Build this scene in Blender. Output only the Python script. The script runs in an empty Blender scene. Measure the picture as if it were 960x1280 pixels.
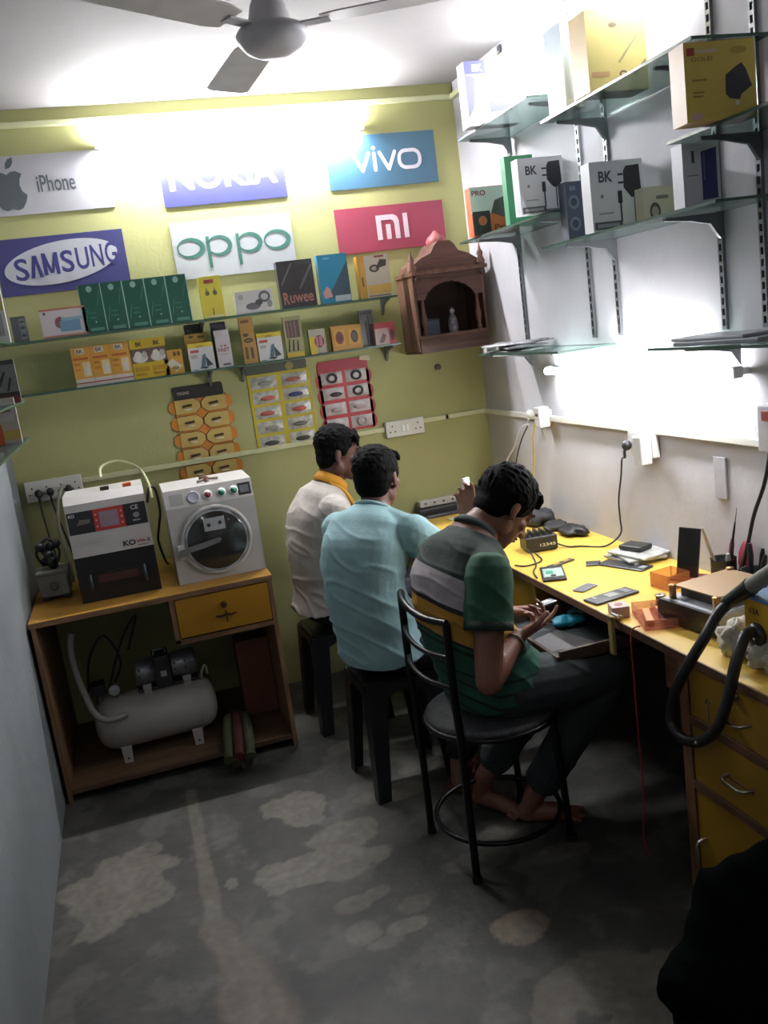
import bpy, bmesh, math, random
from mathutils import Vector, Matrix, Quaternion, noise
random.seed(7)
PI=math.pi; sin=math.sin; cos=math.cos
C=bpy.context.scene.collection
SC=bpy.context.scene
# ---------------------------------------------------------------- camera
H=1.70; FPX=1108.75
YAW,PITCH,ROLL=0.2704083,0.2012812,0.1356984
_f=Vector((sin(YAW)*cos(PITCH),cos(YAW)*cos(PITCH),-sin(PITCH)))
_r=Vector((cos(YAW),-sin(YAW),0)); _d=_f.cross(_r)
RX=_r*cos(ROLL)+_d*sin(ROLL); RD=-_r*sin(ROLL)+_d*cos(ROLL); RF=_f
cam=bpy.data.cameras.new('camera'); camo=bpy.data.objects.new('camera',cam); C.objects.link(camo)
m=Matrix((RX,-RD,-RF)).transposed().to_4x4(); m.translation=Vector((0,0,H)); camo.matrix_world=m
cam.sensor_fit='HORIZONTAL'; cam.sensor_width=36; cam.lens=FPX/960*36; cam.clip_start=.02
SC.camera=camo
def on(x,y,ax,v):
    """point of a real plane (axis ax at value v) seen at pixel x,y of the 960x1280 photograph"""
    d=RX*((x-480)/FPX)+RD*((y-640)/FPX)+RF; o=Vector((0,0,H)); return o+d*((v-o[ax])/d[ax])
# ---------------------------------------------------------------- world, exposure, lamps
w=bpy.data.worlds.new('world'); SC.world=w; w.use_nodes=True
w.node_tree.nodes['Background'].inputs[0].default_value=(.6,.7,.8,1); w.node_tree.nodes['Background'].inputs[1].default_value=.05
SC.view_settings.view_transform='Standard'; SC.view_settings.look='None'; SC.view_settings.exposure=0.0; SC.view_settings.gamma=1
TUBE_BACK=430; TUBE_RIGHT=115; TUBE_TOP=140; FILL_TUBE=34; DIFF=1.0
XL,XR,YB,YF,ZC=-.50,1.82,4.30,-1.1,2.82
# ---------------------------------------------------------------- materials
def lin(c):
    if isinstance(c,str): c=[int(c[i:i+2],16) for i in (0,2,4)]
    return tuple((x/255/12.92 if x/255<=.04045 else ((x/255+.055)/1.055)**2.4) for x in c)+(1,)
MC={}
ALB=1.0
def M(col,rough=.6,metal=0,var=.06,sc=14,bump=0,alpha=1,trans=0,coat=0,bsc=None,emit=0,spec=.5):
    key=(ALB,str(col),rough,metal,var,sc,bump,alpha,trans,coat,bsc,emit)
    if key in MC: return MC[key]
    m=bpy.data.materials.new('surface_%03d'%len(MC)); m.use_nodes=True; nt=m.node_tree; b=nt.nodes['Principled BSDF']
    c=lin(col); c=tuple(x*ALB for x in c[:3])+(1,) if not emit else c; b.inputs['Base Color'].default_value=c; b.inputs['Roughness'].default_value=rough; b.inputs['Metallic'].default_value=metal
    b.inputs['Alpha'].default_value=alpha; b.inputs['Transmission Weight'].default_value=trans; b.inputs['Coat Weight'].default_value=coat
    b.inputs['Specular IOR Level'].default_value=spec
    m.diffuse_color=c
    if emit:
        b.inputs['Emission Color'].default_value=c; b.inputs['Emission Strength'].default_value=emit
    tc=nt.nodes.new('ShaderNodeTexCoord'); n=nt.nodes.new('ShaderNodeTexNoise'); n.inputs['Scale'].default_value=sc; n.inputs['Detail'].default_value=4
    nt.links.new(tc.outputs['Object'],n.inputs['Vector'])
    if var:
        mr=nt.nodes.new('ShaderNodeMapRange'); mr.inputs[1].default_value=.3; mr.inputs[2].default_value=.7
        mr.inputs[3].default_value=1-var*1.5; mr.inputs[4].default_value=1+var
        mx=nt.nodes.new('ShaderNodeMix'); mx.data_type='RGBA'; mx.blend_type='MULTIPLY'; mx.inputs[0].default_value=1; mx.inputs[6].default_value=c
        nt.links.new(n.outputs[0],mr.inputs[0]); nt.links.new(mr.outputs[0],mx.inputs[7]); nt.links.new(mx.outputs[2],b.inputs['Base Color'])
    if bump:
        n2=n
        if bsc: n2=nt.nodes.new('ShaderNodeTexNoise'); n2.inputs['Scale'].default_value=bsc; n2.inputs['Detail'].default_value=5; nt.links.new(tc.outputs['Object'],n2.inputs['Vector'])
        bp=nt.nodes.new('ShaderNodeBump'); bp.inputs['Strength'].default_value=1; bp.inputs['Distance'].default_value=bump
        nt.links.new(n2.outputs[0],bp.inputs['Height']); nt.links.new(bp.outputs[0],b.inputs['Normal'])
    MC[key]=m; return m
def wood(col,col2,rough=.55,axis=2,scale=6):
    key=('wood',str(col),str(col2),axis,scale)
    if key in MC: return MC[key]
    m=M(col,rough,0,0,1.01+len(MC)*.001); nt=m.node_tree; b=nt.nodes['Principled BSDF']
    tc=[x for x in nt.nodes if x.type=='TEX_COORD'][0]; mp=nt.nodes.new('ShaderNodeMapping'); s=[scale*6]*3; s[axis]=scale*.5; mp.inputs['Scale'].default_value=s
    n=nt.nodes.new('ShaderNodeTexNoise'); n.inputs['Scale'].default_value=1; n.inputs['Detail'].default_value=6; n.inputs['Distortion'].default_value=1
    r=nt.nodes.new('ShaderNodeValToRGB'); r.color_ramp.elements[0].position=.3; r.color_ramp.elements[0].color=lin(col2); r.color_ramp.elements[1].position=.65; r.color_ramp.elements[1].color=lin(col)
    nt.links.new(tc.outputs['Object'],mp.inputs[0]); nt.links.new(mp.outputs[0],n.inputs[0]); nt.links.new(n.outputs[0],r.inputs[0]); nt.links.new(r.outputs[0],b.inputs['Base Color'])
    MC[key]=m; return m
# ---------------------------------------------------------------- text outlines
TX={}
def textgeo(s,bold=0.0,shear=0.0):
    k=(s,bold,shear)
    if k in TX: return TX[k]
    cu=bpy.data.curves.new('t','FONT'); cu.body=s; cu.size=1; cu.offset=bold; cu.shear=shear; cu.resolution_u=4
    o=bpy.data.objects.new('t',cu); C.objects.link(o); dg=bpy.context.evaluated_depsgraph_get(); dg.update()
    me=bpy.data.meshes.new_from_object(o.evaluated_get(dg)); bpy.data.objects.remove(o); bpy.data.curves.remove(cu)
    vs=[(v.co.x,v.co.y) for v in me.vertices]; fs=[list(p.vertices) for p in me.polygons]; bpy.data.meshes.remove(me)
    x0=min(v[0] for v in vs);x1=max(v[0] for v in vs);y0=min(v[1] for v in vs);y1=max(v[1] for v in vs)
    TX[k]=([((x-x0)/(x1-x0),(y-y0)/(y1-y0)) for x,y in vs],fs); return TX[k]
# ---------------------------------------------------------------- mesh builder
def basis(d):
    d=Vector(d).normalized(); a=Vector((0,0,1)) if abs(d.z)<.9 else Vector((1,0,0)); u=a.cross(d).normalized(); return u,d.cross(u)
class MB:
    def __init__(s): s.v=[];s.f=[];s.m=[];s.sm=[];s.mats=[]
    def mi(s,m):
        if m not in s.mats: s.mats.append(m)
        return s.mats.index(m)
    def add(s,vs,fs,m,smooth=False,mat=None):
        b=len(s.v); s.v+= [tuple(mat@Vector(v)) if mat else tuple(v) for v in vs]; i=s.mi(m)
        for f in fs: s.f.append([b+k for k in f]); s.m.append(i); s.sm.append(smooth)
        return s
    def box(s,a,b,m,mat=None):
        x0,y0,z0=a;x1,y1,z1=b
        vs=[(x0,y0,z0),(x1,y0,z0),(x1,y1,z0),(x0,y1,z0),(x0,y0,z1),(x1,y0,z1),(x1,y1,z1),(x0,y1,z1)]
        return s.add(vs,[(0,3,2,1),(4,5,6,7),(0,1,5,4),(1,2,6,5),(2,3,7,6),(3,0,4,7)],m,False,mat)
    def rbox(s,a,b,m,r=.004,seg=2,mat=None):
        bm=bmesh.new(); bmesh.ops.create_cube(bm,size=1)
        for v in bm.verts: v.co=Vector([(a[i]+b[i])/2+v.co[i]*(b[i]-a[i]) for i in range(3)])
        r=min(r,*[abs(b[i]-a[i])*.45 for i in range(3)])
        bmesh.ops.bevel(bm,geom=bm.edges[:],offset=r,segments=seg,profile=.5,affect='EDGES')
        bm.verts.index_update(); s.add([v.co[:] for v in bm.verts],[[v.index for v in f.verts] for f in bm.faces],m,False,mat); bm.free(); return s
    def tube(s,pts,r,m,n=10,closed=False,cap=True,mat=None):
        pts=[Vector(p) for p in pts]; rs=r if isinstance(r,(list,tuple)) else [r]*len(pts); N=len(pts)
        vs=[];u=None
        for i,p in enumerate(pts):
            a=pts[(i-1)%N] if (closed or i>0) else p; b=pts[(i+1)%N] if (closed or i<N-1) else p
            d=(b-a).normalized()
            if u is None: u,_=basis(d)
            u=(u-d*u.dot(d)).normalized(); v=d.cross(u)
            for k in range(n): an=2*PI*k/n; vs.append(p+(u*cos(an)+v*sin(an))*rs[i])
        fs=[]
        for i in range(N if closed else N-1):
            j=(i+1)%N
            for k in range(n): fs.append((i*n+k,i*n+(k+1)%n,j*n+(k+1)%n,j*n+k))
        s.add(vs,fs,m,True,mat)
        if cap and not closed: s.add(vs[:n],[list(range(n))[::-1]],m,False,mat); s.add(vs[-n:],[list(range(n))],m,False,mat)
        return s
    def cyl(s,p0,p1,r,m,r1=None,n=20,mat=None): return s.tube([p0,p1],[r,r if r1 is None else r1],m,n,mat=mat)
    def lathe(s,prof,m,c=(0,0,0),ax=(0,0,1),n=28,mat=None):
        c=Vector(c);ax=Vector(ax).normalized();u,v=basis(ax);vs=[];fs=[]
        for r,h in prof:
            for k in range(n): an=2*PI*k/n; vs.append(c+ax*h+(u*cos(an)+v*sin(an))*max(r,1e-4))
        for i in range(len(prof)-1):
            for k in range(n): fs.append((i*n+k,i*n+(k+1)%n,(i+1)*n+(k+1)%n,(i+1)*n+k))
        return s.add(vs,fs,m,True,mat)
    def ell(s,c,r,m,n=16,mat=None,rot=None):
        vs=[];fs=[];K=n//2; c=Vector(c)
        for i in range(1,K):
            t=PI*i/K
            for k in range(n): a=2*PI*k/n; q=Vector((r[0]*sin(t)*cos(a),r[1]*sin(t)*sin(a),r[2]*cos(t))); vs.append(c+(rot@q if rot else q))
        for i in range(K-2):
            for k in range(n): fs.append((i*n+k,(i+1)*n+k,(i+1)*n+(k+1)%n,i*n+(k+1)%n))
        q=Vector((0,0,r[2])); vs.append(c+(rot@q if rot else q)); vs.append(c-(rot@q if rot else q)); t=len(vs)-2
        for k in range(n): fs.append((t,k,(k+1)%n)); fs.append((t+1,(K-2)*n+(k+1)%n,(K-2)*n+k))
        return s.add(vs,fs,m,True,mat)
    def prism(s,poly,o,u,v,depth,m,mat=None):
        """polygon (a,b) in plane o+u*a+v*b, extruded along u x v by depth"""
        o=Vector(o);u=Vector(u);v=Vector(v);w=u.cross(v).normalized()*depth;n=len(poly)
        A=[o+u*a+v*b for a,b in poly]; B=[p+w for p in A]
        return s.add(A+B,[list(range(n))[::-1],[n+k for k in range(n)]]+[(k,(k+1)%n,n+(k+1)%n,n+k) for k in range(n)],m,False,mat)
    def flat(s,poly,o,u,v,m,mat=None):
        o=Vector(o);u=Vector(u);v=Vector(v); return s.add([o+u*a+v*b for a,b in poly],[list(range(len(poly)))],m,False,mat)
    def text(s,t,o,u,v,x0,y0,x1,y1,m,bold=0,shear=0,mat=None):
        vs,fs=textgeo(t,bold,shear); o=Vector(o);u=Vector(u);v=Vector(v)
        return s.add([o+u*(x0+a*(x1-x0))+v*(y0+b*(y1-y0)) for a,b in vs],fs,m,False,mat)
    def build(s,name,parent=None,loc=None,rz=0,bevel=0):
        me=bpy.data.meshes.new(name); me.from_pydata([tuple(v) for v in s.v],[],s.f)
        for m in s.mats: me.materials.append(m)
        me.polygons.foreach_set('material_index',s.m); me.polygons.foreach_set('use_smooth',s.sm); me.update()
        o=bpy.data.objects.new(name,me); C.objects.link(o)
        if parent: o.parent=parent
        if loc is not None: o.location=loc
        if rz: o.rotation_euler=(0,0,rz)
        return o
def tag(o,label,cat,group=None,kind=None):
    o['label']=label; o['category']=cat
    if group: o['group']=group
    if kind: o['kind']=kind
    return o
def thing(name,label,cat,loc=(0,0,0),rz=0,group=None):
    o=bpy.data.objects.new(name,None); C.objects.link(o); o.location=loc; o.rotation_euler=(0,0,rz); o.empty_display_size=.05
    return tag(o,label,cat,group)
def struct(o): o['kind']='structure'; return o
def copy_tree(o,parent=None):
    c=o.copy(); C.objects.link(c); c.parent=parent
    for ch in list(o.children): copy_tree(ch,c)
    return c
def spline(pts,k=8):
    P=[Vector(p) for p in pts]; out=[]
    for i in range(len(P)-1):
        p0=P[max(i-1,0)];p1=P[i];p2=P[i+1];p3=P[min(i+2,len(P)-1)]
        for j in range(k):
            t=j/k; out.append(.5*((2*p1)+(p2-p0)*t+(2*p0-5*p1+4*p2-p3)*t*t+(-p0+3*p1-3*p2+p3)*t**3))
    return out+[P[-1]]
def rrect(x0,y0,x1,y1,r,n=5):
    out=[]
    for cx,cy,a in ((x1-r,y0+r,-90),(x1-r,y1-r,0),(x0+r,y1-r,90),(x0+r,y0+r,180)):
        for k in range(n+1): t=math.radians(a+90*k/n); out.append((cx+r*cos(t),cy+r*sin(t)))
    return out
def ellp(cx,cy,rx,ry,n=32,rot=0): return [(cx+rx*cos(2*PI*k/n)*cos(rot)-ry*sin(2*PI*k/n)*sin(rot),cy+rx*cos(2*PI*k/n)*sin(rot)+ry*sin(2*PI*k/n)*cos(rot)) for k in range(n)]
X3,Y3,Z3=Vector((1,0,0)),Vector((0,1,0)),Vector((0,0,1))
#PART1
# ================================================================ THE ROOM
GREEN=M('a6a670',.75,0,.05,2.5,.0008,bsc=60)
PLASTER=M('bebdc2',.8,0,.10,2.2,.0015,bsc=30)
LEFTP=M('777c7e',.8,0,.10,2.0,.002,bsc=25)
CEIL=M('908d8d',.85,0,.05,2,.001,bsc=20)
def wall(name,a,b,m): return struct(MB().box(a,b,m).build(name))
T=.12
wall('wall_back',(XL-T,YB,0),(XR+T,YB+T,ZC),GREEN)
wall('wall_right',(XR,YF-T,0),(XR+T,YB,ZC),PLASTER)
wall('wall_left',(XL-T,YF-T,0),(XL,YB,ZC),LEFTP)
wall('wall_front',(XL,YF-T,0),(XR,YF,ZC),PLASTER)
wall('ceiling',(XL-T,YF-T,ZC),(XR+T,YB+T,ZC+T),CEIL)
# floor: concrete with worn cement patches (real stains of their own shape)
def make_floor():
    nx,ny=260,600; x0,x1,y0,y1=XL,XR,YF,YB
    vs=[];cols=[]
    patch=[ # px, py, rx, ry (metres), strength, warm
        (150,1110,.16,.22,.75,0),(180,1065,.08,.05,.6,0),(370,1010,.12,.12,.75,0),(400,1085,.20,.10,.75,0),(430,1045,.13,.10,.55,0),(350,1095,.07,.06,.7,0),
        (510,1157,.065,.035,.85,0),(455,1165,.05,.05,.55,0),(470,1115,.04,.03,.55,0),(648,1160,.085,.065,.95,.5),
        (490,990,.14,.06,.5,0),(530,960,.1,.06,.45,0),(290,1105,.02,.03,.7,0),(760,1230,.20,.10,.7,.15),(830,1275,.15,.08,.6,.1),(600,1075,.1,.05,.35,0),
        (480,1180,.05,.03,.5,0),(440,1130,.06,.04,.6,0),(620,1040,.12,.07,.4,0),(400,900,.15,.1,.45,0),(450,930,.12,.06,.45,0),(700,1065,.09,.04,.4,0),(520,1130,.05,.04,.4,0)]
    PP=[(on(a,b,2,0),c,d,e,f) for a,b,c,d,e,f in patch]
    strip=[on(238,990,2,0),on(255,1080,2,0),on(270,1160,2,0),on(305,1225,2,0),on(330,1290,2,0)]
    for j in range(ny+1):
        for i in range(nx+1):
            x=x0+(x1-x0)*i/nx; y=y0+(y1-y0)*j/ny; vs.append((x,y,0))
            n=noise.fractal(Vector((x*3,y*3,0)),1,2,5); n2=noise.fractal(Vector((x*9,y*9,5)),1,2,4); n3=noise.noise(Vector((x*40,y*40,2)))
            n4=noise.fractal(Vector((x*5.5+7,y*5.5,9)),.8,2.1,6); base=.037+.016*n+.014*n2+.030*max(0,min(1,(n4-.12)/.25)); r,g,b=base*1.03,base*1.0,base*.87
            s=0;wm=0
            for p,rx,ry,st,wa in PP:
                d=math.hypot((x-p.x)/rx,(y-p.y)/ry)
                if d<2.2:
                    d+=.38*noise.noise(Vector((x*8,y*8,p.x*9)))+.30*n2+.12*n3
                    k=max(0,min(1,(1.08-d)/.10))*st
                    if k>s: s=k; wm=wa
            for a,b2,wd in ((0,1,.022),(1,2,.03),(2,3,.05),(3,4,.085)):
                A=strip[a];B=strip[b2]; t=max(0,min(1,((x-A.x)*(B.x-A.x)+(y-A.y)*(B.y-A.y))/((B.x-A.x)**2+(B.y-A.y)**2)))
                d=math.hypot(x-A.x-(B.x-A.x)*t,y-A.y-(B.y-A.y)*t)/wd+.4*n2
                k=max(0,min(1,(1.15-d)/.4))*.55
                if k>s: s=k; wm=.55 if a>=2 else .15
            s*=.85+.3*n3
            tr=(.175+.04*n2-.02*n4,.160+.035*n2-.02*n4-.045*wm,.128+.03*n2-.015*n4-.055*wm)
            r+= (tr[0]-r)*s; g+=(tr[1]-g)*s; b+=(tr[2]-b)*s
            cols+= [max(r,.012),max(g,.012),max(b,.010),1]
    fs=[(j*(nx+1)+i,j*(nx+1)+i+1,(j+1)*(nx+1)+i+1,(j+1)*(nx+1)+i) for j in range(ny) for i in range(nx)]
    me=bpy.data.meshes.new('floor'); me.from_pydata(vs,[],fs); at=me.color_attributes.new('wear','FLOAT_COLOR','POINT'); at.data.foreach_set('color',cols)
    m=M('777777',.62,0,.12,30,.0012,bsc=45); m=m.copy(); nt=m.node_tree; a=nt.nodes.new('ShaderNodeAttribute'); a.attribute_name='wear'
    mx=[n for n in nt.nodes if n.type=='MIX'][0]; nt.links.new(a.outputs['Color'],mx.inputs[6])
    me.materials.append(m); o=bpy.data.objects.new('floor',me); C.objects.link(o); struct(o)
make_floor()
# conduits and casing strips run along the walls
WHITEP=M('d9d8cf',.5,0,.05,8); CONDB=M('c9cba0',.55,0,.05,8); 
struct(MB().rbox((XL,4.276,2.742),(XR,4.30,2.766),CONDB,.004).build('trim_1'))
tr=MB(); tr.rbox((-.22,4.284,1.196),(1.25,4.30,1.220),CONDB,.003); tr.rbox((1.46,4.284,1.208),(1.60,4.30,1.232),CONDB,.003); tr.rbox((1.58,4.284,1.208),(XR,4.30,1.232),CONDB,.003)
struct(tr.build('trim_2'))
struct(MB().rbox((1.802,2.0,1.205),(XR,4.29,1.230),WHITEP,.003).build('trim_3'))
struct(MB().rbox((1.795,YF,2.742),(XR,4.28,2.766),CONDB,.004).build('trim_4'))
# ---------------------------------------------------------------- tube lights
def tube_light(name,label,loc,rz,L,power,group=None):
    t=thing(name,label,'light',loc,rz)
    g=MB(); g.rbox((-L/2-.02,-.03,-.010),(L/2+.02,0,.010),M('e8e8e6',.4),.004); g.build('housing',t)
    for s in (-1,1):
        MB().rbox((s*(L/2+.012)-.012,-.062,-.018),(s*(L/2+.012)+.012,-.028,.018),M('dcdcd8',.4),.004).build('end_cap',t)
    e=M('fbfbff',.5,0,0,3.3+power*.001,emit=power); MB().cyl((-L/2,-.060,0),(L/2,-.060,0),.014,e,n=14).build('tube',t)
    return t
tube_light('tube_light','glaring white tube light mounted high on the green wall above the posters',(.72,4.298,2.64),0,1.18,TUBE_BACK)
tube_light('tube_light','glaring white tube light under the lowest glass shelf over the workbench',(1.818,2.87,1.435),PI/2*-1,1.18,TUBE_RIGHT)
tube_light('tube_light','glaring white tube light at the top of the white wall above the glass shelves',(1.818,3.02,2.66),-PI/2,1.18,TUBE_TOP)
tube_light('tube_light','added unseen fill tube high on the left wall behind the viewer',(XL+.002,.2,2.5),PI/2,1.18,FILL_TUBE)  # added out of view to brighten the box fronts and the men's backs
# ---------------------------------------------------------------- ceiling fan
fan=thing('ceiling_fan','grey ceiling fan with a domed motor hanging before the bright tube','fan',(.60,2.66,2.55))
FG=M('b9b8bd',.5); FW=M('c4c2c4',.5)
MB().lathe([(0,-.062),(.045,-.058),(.078,-.042),(.098,-.018),(.101,.0),(.092,.012),(.062,.02)],FG,n=40).build('motor',fan)
MB().lathe([(.062,.018),(.058,.045),(.05,.075),(.036,.1),(.014,.11)],FW,n=32).build('motor_cover',fan)
MB().cyl((0,0,.10),(0,0,.2),.011,FG).build('down_rod',fan)
MB().lathe([(.012,.17),(.035,.19),(.055,.22),(.06,.262),(.06,.269),(0,.269)],FW).build('canopy',fan)
for a in (-25,95,215):
    R3=Matrix.Rotation(math.radians(a),4,'Z'); b=MB()
    b.box((.08,-.02,.008),(.17,.02,.013),FG,R3)
    bl=b.build('blade_arm',fan)
    top=[(.15,-.05),(.2,-.062),(.58,-.072),(.6,-.05),(.6,.05),(.58,.07),(.2,.06),(.15,.045)]
    MB().prism(top,(0,0,.013),(1,0,0),(0,1,.12),.004,FW,R3).build('blade',fan)
# ---------------------------------------------------------------- posters
def poster(name,label,x0,z0,x1,z1,bg,bw=False):
    t=thing(name,label,'poster',((x0+x1)/2,4.299,(z0+z1)/2)); W=x1-x0;Hh=z1-z0
    MB().box((-W/2,-.004,-Hh/2),(W/2,0,Hh/2),M(bg,.5,0,.03,6)).build('sheet',t)
    return t,W,Hh
def oo(z=0): return Vector((0,-.0046-z,0))
t,W,Hh=poster('poster','white poster with a bitten fruit emblem and the word iPhone',-.40,2.39,.15,2.635,'adadb1')
g=MB(); gm=M('555b60',.5)
L=[(-.005,.06),(.012,.078),(.035,.083),(.058,.072),(.066,.064)]  # right lobe
fruit=[(0,.052),(.014,.062),(.034,.064),(.055,.052),(.045,.035),(.04,.012),(.046,-.012),(.062,-.026),(.054,-.05),(.038,-.073),(.02,-.08),(0,-.073),(-.02,-.08),(-.038,-.073),(-.056,-.048),(-.067,-.018),(-.066,.02),(-.055,.046),(-.034,.062),(-.014,.06)]
g.prism([(a*1.12-.150,b*1.12-.012) for a,b in fruit],oo(),X3,Z3,.0006,gm)
g.prism([(a*1.12-.150,b*1.12-.012) for a,b in [(0,.072),(.018,.078),(.03,.094),(.032,.115),(.014,.108),(.002,.092)]],oo(),X3,Z3,.0006,gm); g.build('emblem',t)
g=MB(); g.text('iPhone',oo(.0005),X3,Z3,-.035,-.035,.125,.035,gm,.012); g.build('lettering',t)
t,W,Hh=poster('poster','blue poster lettered NOKIA in white, right under the tube glare',.365,2.365,.935,2.61,'3d4078')
g=MB(); wm=M('e6e6ee',.5)
g.text('NOKIA',oo(),X3,Z3,-.25,-.055,.25,.055,wm,.035); g.build('lettering',t)
t,W,Hh=poster('poster','blue poster lettered vivo in rounded white strokes',1.145,2.372,1.697,2.612,'3c657e')
g=MB()
def stroke(g,pts,wd,m,o=oo()):
    for q_,((a,b),(c,d)) in enumerate(zip(pts,pts[1:])):
        o=oo(.00008*(q_%7)); L=math.hypot(c-a,d-b); nx,ny=-(d-b)/L*wd/2,(c-a)/L*wd/2
        g.prism([(a-nx,b-ny),(c-nx,d-ny),(c+nx,d+ny),(a+nx,b+ny)],o,X3,Z3,.0006,m)
        g.prism(ellp(c,d,wd/2,wd/2,10),oo(.0007+.00008*(q_%7)),X3,Z3,.0006,m)
    g.prism(ellp(*pts[0],wd/2,wd/2,10),o,X3,Z3,.0006,m)
vw=.017
stroke(g,[(-.145,.035),(-.105,-.042),(-.068,.035)],vw,wm); stroke(g,[(-.04,.032),(-.04,-.042)],vw,wm)
g.prism([(-.051,.058),(-.04,.047),(-.029,.058),(-.04,.069)],oo(),X3,Z3,.0006,wm)
stroke(g,[(-.012,.035),(.028,-.042),(.065,.035)],vw,wm)
stroke(g,rrect(.085,-.042,.19,.036,.032,4)+[rrect(.085,-.042,.19,.036,.032,4)[0]],vw,wm); g.build('lettering',t)
t,W,Hh=poster('poster','dark blue poster with a white oval reading SAMSUNG',-.39,2.055,.158,2.295,'3a3b6c')
g=MB(); g.prism(ellp(-.005,.005,.245,.088,48,.12),oo(),X3,Z3,.0006,M('b4b6bc',.5)); g.build('oval',t)
g=MB(); bm_=M('34386f',.5)
for ch,(a,b) in zip('S MSUNG',[(-.21,-.15),None,(-.085,-.02),(-.008,.05),(.062,.118),(.13,.186),(.198,.256)] ) if False else zip(['S','S','U','N','G'],[(-.205,-.148),(-.008,.046),(.058,.112),(.122,.174),(.184,.234)]):
    yo=.004+(a+.02)*.09; g.text(ch,oo(.0008),X3,Z3,a,-.047+yo,b,.047+yo,bm_,.015)
yo=.004-.105*.09; stroke_m=[[(-.086,-.047),(-.070,-.047),(-.070,.047),(-.086,.047)],[(-.034,-.047),(-.018,-.047),(-.018,.047),(-.034,.047)],[(-.086,.047),(-.060,-.040),(-.048,-.040),(-.070,.047)],[(-.034,.047),(-.056,-.040),(-.044,-.040),(-.018,.047)]]
for q_,pl in enumerate(stroke_m): g.prism([(a,b+.004-.05*.09+.0015) for a,b in (pl if q_!=2 else pl[::1])][::(-1 if q_==2 else 1)],oo(.0008+.0001*q_),X3,Z3,.0006,bm_)
g.prism([(-.143,-.047+yo),(-.127,-.047+yo),(-.110,.047+yo),(-.124,.047+yo)],oo(.0008),X3,Z3,.0006,bm_); g.prism([(-.106,-.047+yo),(-.09,-.047+yo),(-.107,.047+yo),(-.121,.047+yo)],oo(.0016),X3,Z3,.0006,bm_)
g.build('lettering',t)
t,W,Hh=poster('poster','white poster lettered oppo in thin green rounded letters',.368,2.043,.93,2.295,'a8adb0')
g=MB(); om=M('36685c',.5)
def ring(g,cx,cy,ro,th1,th2,m):
    n=36
    for k in range(n):
        a=2*PI*k/n;b=2*PI*(k+1)/n
        def q(t): w=th1+(th2-th1)*(.5+.5*cos(t)); return ((cx+ro[0]*cos(t),cy+ro[1]*sin(t)),(cx+(ro[0]-w)*cos(t),cy+(ro[1]-w)*sin(t)))
        A,B=q(a),q(b); g.prism([A[1],A[0],B[0],B[1]],oo(),X3,Z3,.0006,m)
ring(g,-.20,.01,(.064,.046),.006,.022,om); ring(g,-.068,.01,(.058,.046),.006,.02,om); ring(g,.075,.01,(.058,.046),.006,.02,om); ring(g,.205,.01,(.064,.046),.006,.022,om)
for x in (-.128,.012): g.prism([(x,-.085),(x+.015,-.085),(x+.015,.055),(x,.055)],oo(.0004),X3,Z3,.0006,om)
g.build('lettering',t)
t,W,Hh=poster('poster','red pink poster with a white mi logo beside the wooden shrine',1.146,2.075,1.70,2.285,'96384f')
g=MB(); q=M('e0cdd6',.5)
g.prism([(-.075,-.055),(-.05,-.055),(-.05,.036),(.0,.036),(.012,.03),(.017,.016),(.017,-.055),(.042,-.055),(.042,.03),(.033,.05),(.014,.06),(-.075,.06)],oo(),X3,Z3,.0006,q)
g.prism([(-.028,-.055),(-.004,-.055),(-.004,.015),(-.028,.015)],oo(),X3,Z3,.0006,q); g.prism([(.064,-.055),(.088,-.055),(.088,.06),(.064,.06)],oo(),X3,Z3,.0006,q)
g.build('emblem',t)
# ---------------------------------------------------------------- glass shelves
def glass(tint='a8c4b8',alpha=.35,body='7c8784'):
    key=('glass',tint,alpha,body)
    if key in MC: return MC[key]
    m=bpy.data.materials.new('glass'); m.use_nodes=True; nt=m.node_tree; nt.nodes.clear(); out=nt.nodes.new('ShaderNodeOutputMaterial')
    tr=nt.nodes.new('ShaderNodeBsdfTransparent'); tr.inputs[0].default_value=lin(tint); pb=nt.nodes.new('ShaderNodeBsdfPrincipled'); pb.inputs['Base Color'].default_value=lin(body); pb.inputs['Roughness'].default_value=.12
    no=nt.nodes.new('ShaderNodeTexNoise'); no.inputs['Scale'].default_value=7; mr=nt.nodes.new('ShaderNodeMapRange'); mr.inputs[3].default_value=alpha*.8; mr.inputs[4].default_value=min(1,alpha*1.2)
    mx=nt.nodes.new('ShaderNodeMixShader'); nt.links.new(no.outputs[0],mr.inputs[0]); nt.links.new(mr.outputs[0],mx.inputs[0]); nt.links.new(tr.outputs[0],mx.inputs[1]); nt.links.new(pb.outputs[0],mx.inputs[2]); nt.links.new(mx.outputs[0],out.inputs[0])
    MC[key]=m; return m
GL=glass('bcc8c4',.34); EDGE=M('3d564c',.25); BRK=M('6a6d70',.5,.3); RAILM=M('8a8c90',.4,.7)
SZ1,SZ2=1.852,1.628
def shelf(name,label,a,b,edge_axis,group):
    t=thing(name,label,'shelf',a,0,group); d=Vector(b)-Vector(a)
    MB().box((0,0,0),tuple(d),GL).build('glass_panel',t)
    e=MB()
    if edge_axis=='y': e.box((0,-.0012,0),(d.x,0,d.z),EDGE)
    elif edge_axis=='x': e.box((-.0012,0,0),(0,d.y,d.z),EDGE); e.box((0,-.0012,0),(d.x,0,d.z),EDGE)
    else: e.box((d.x,0,0),(d.x+.0012,d.y,d.z),EDGE)
    e.build('polished_edge',t); return t
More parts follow.
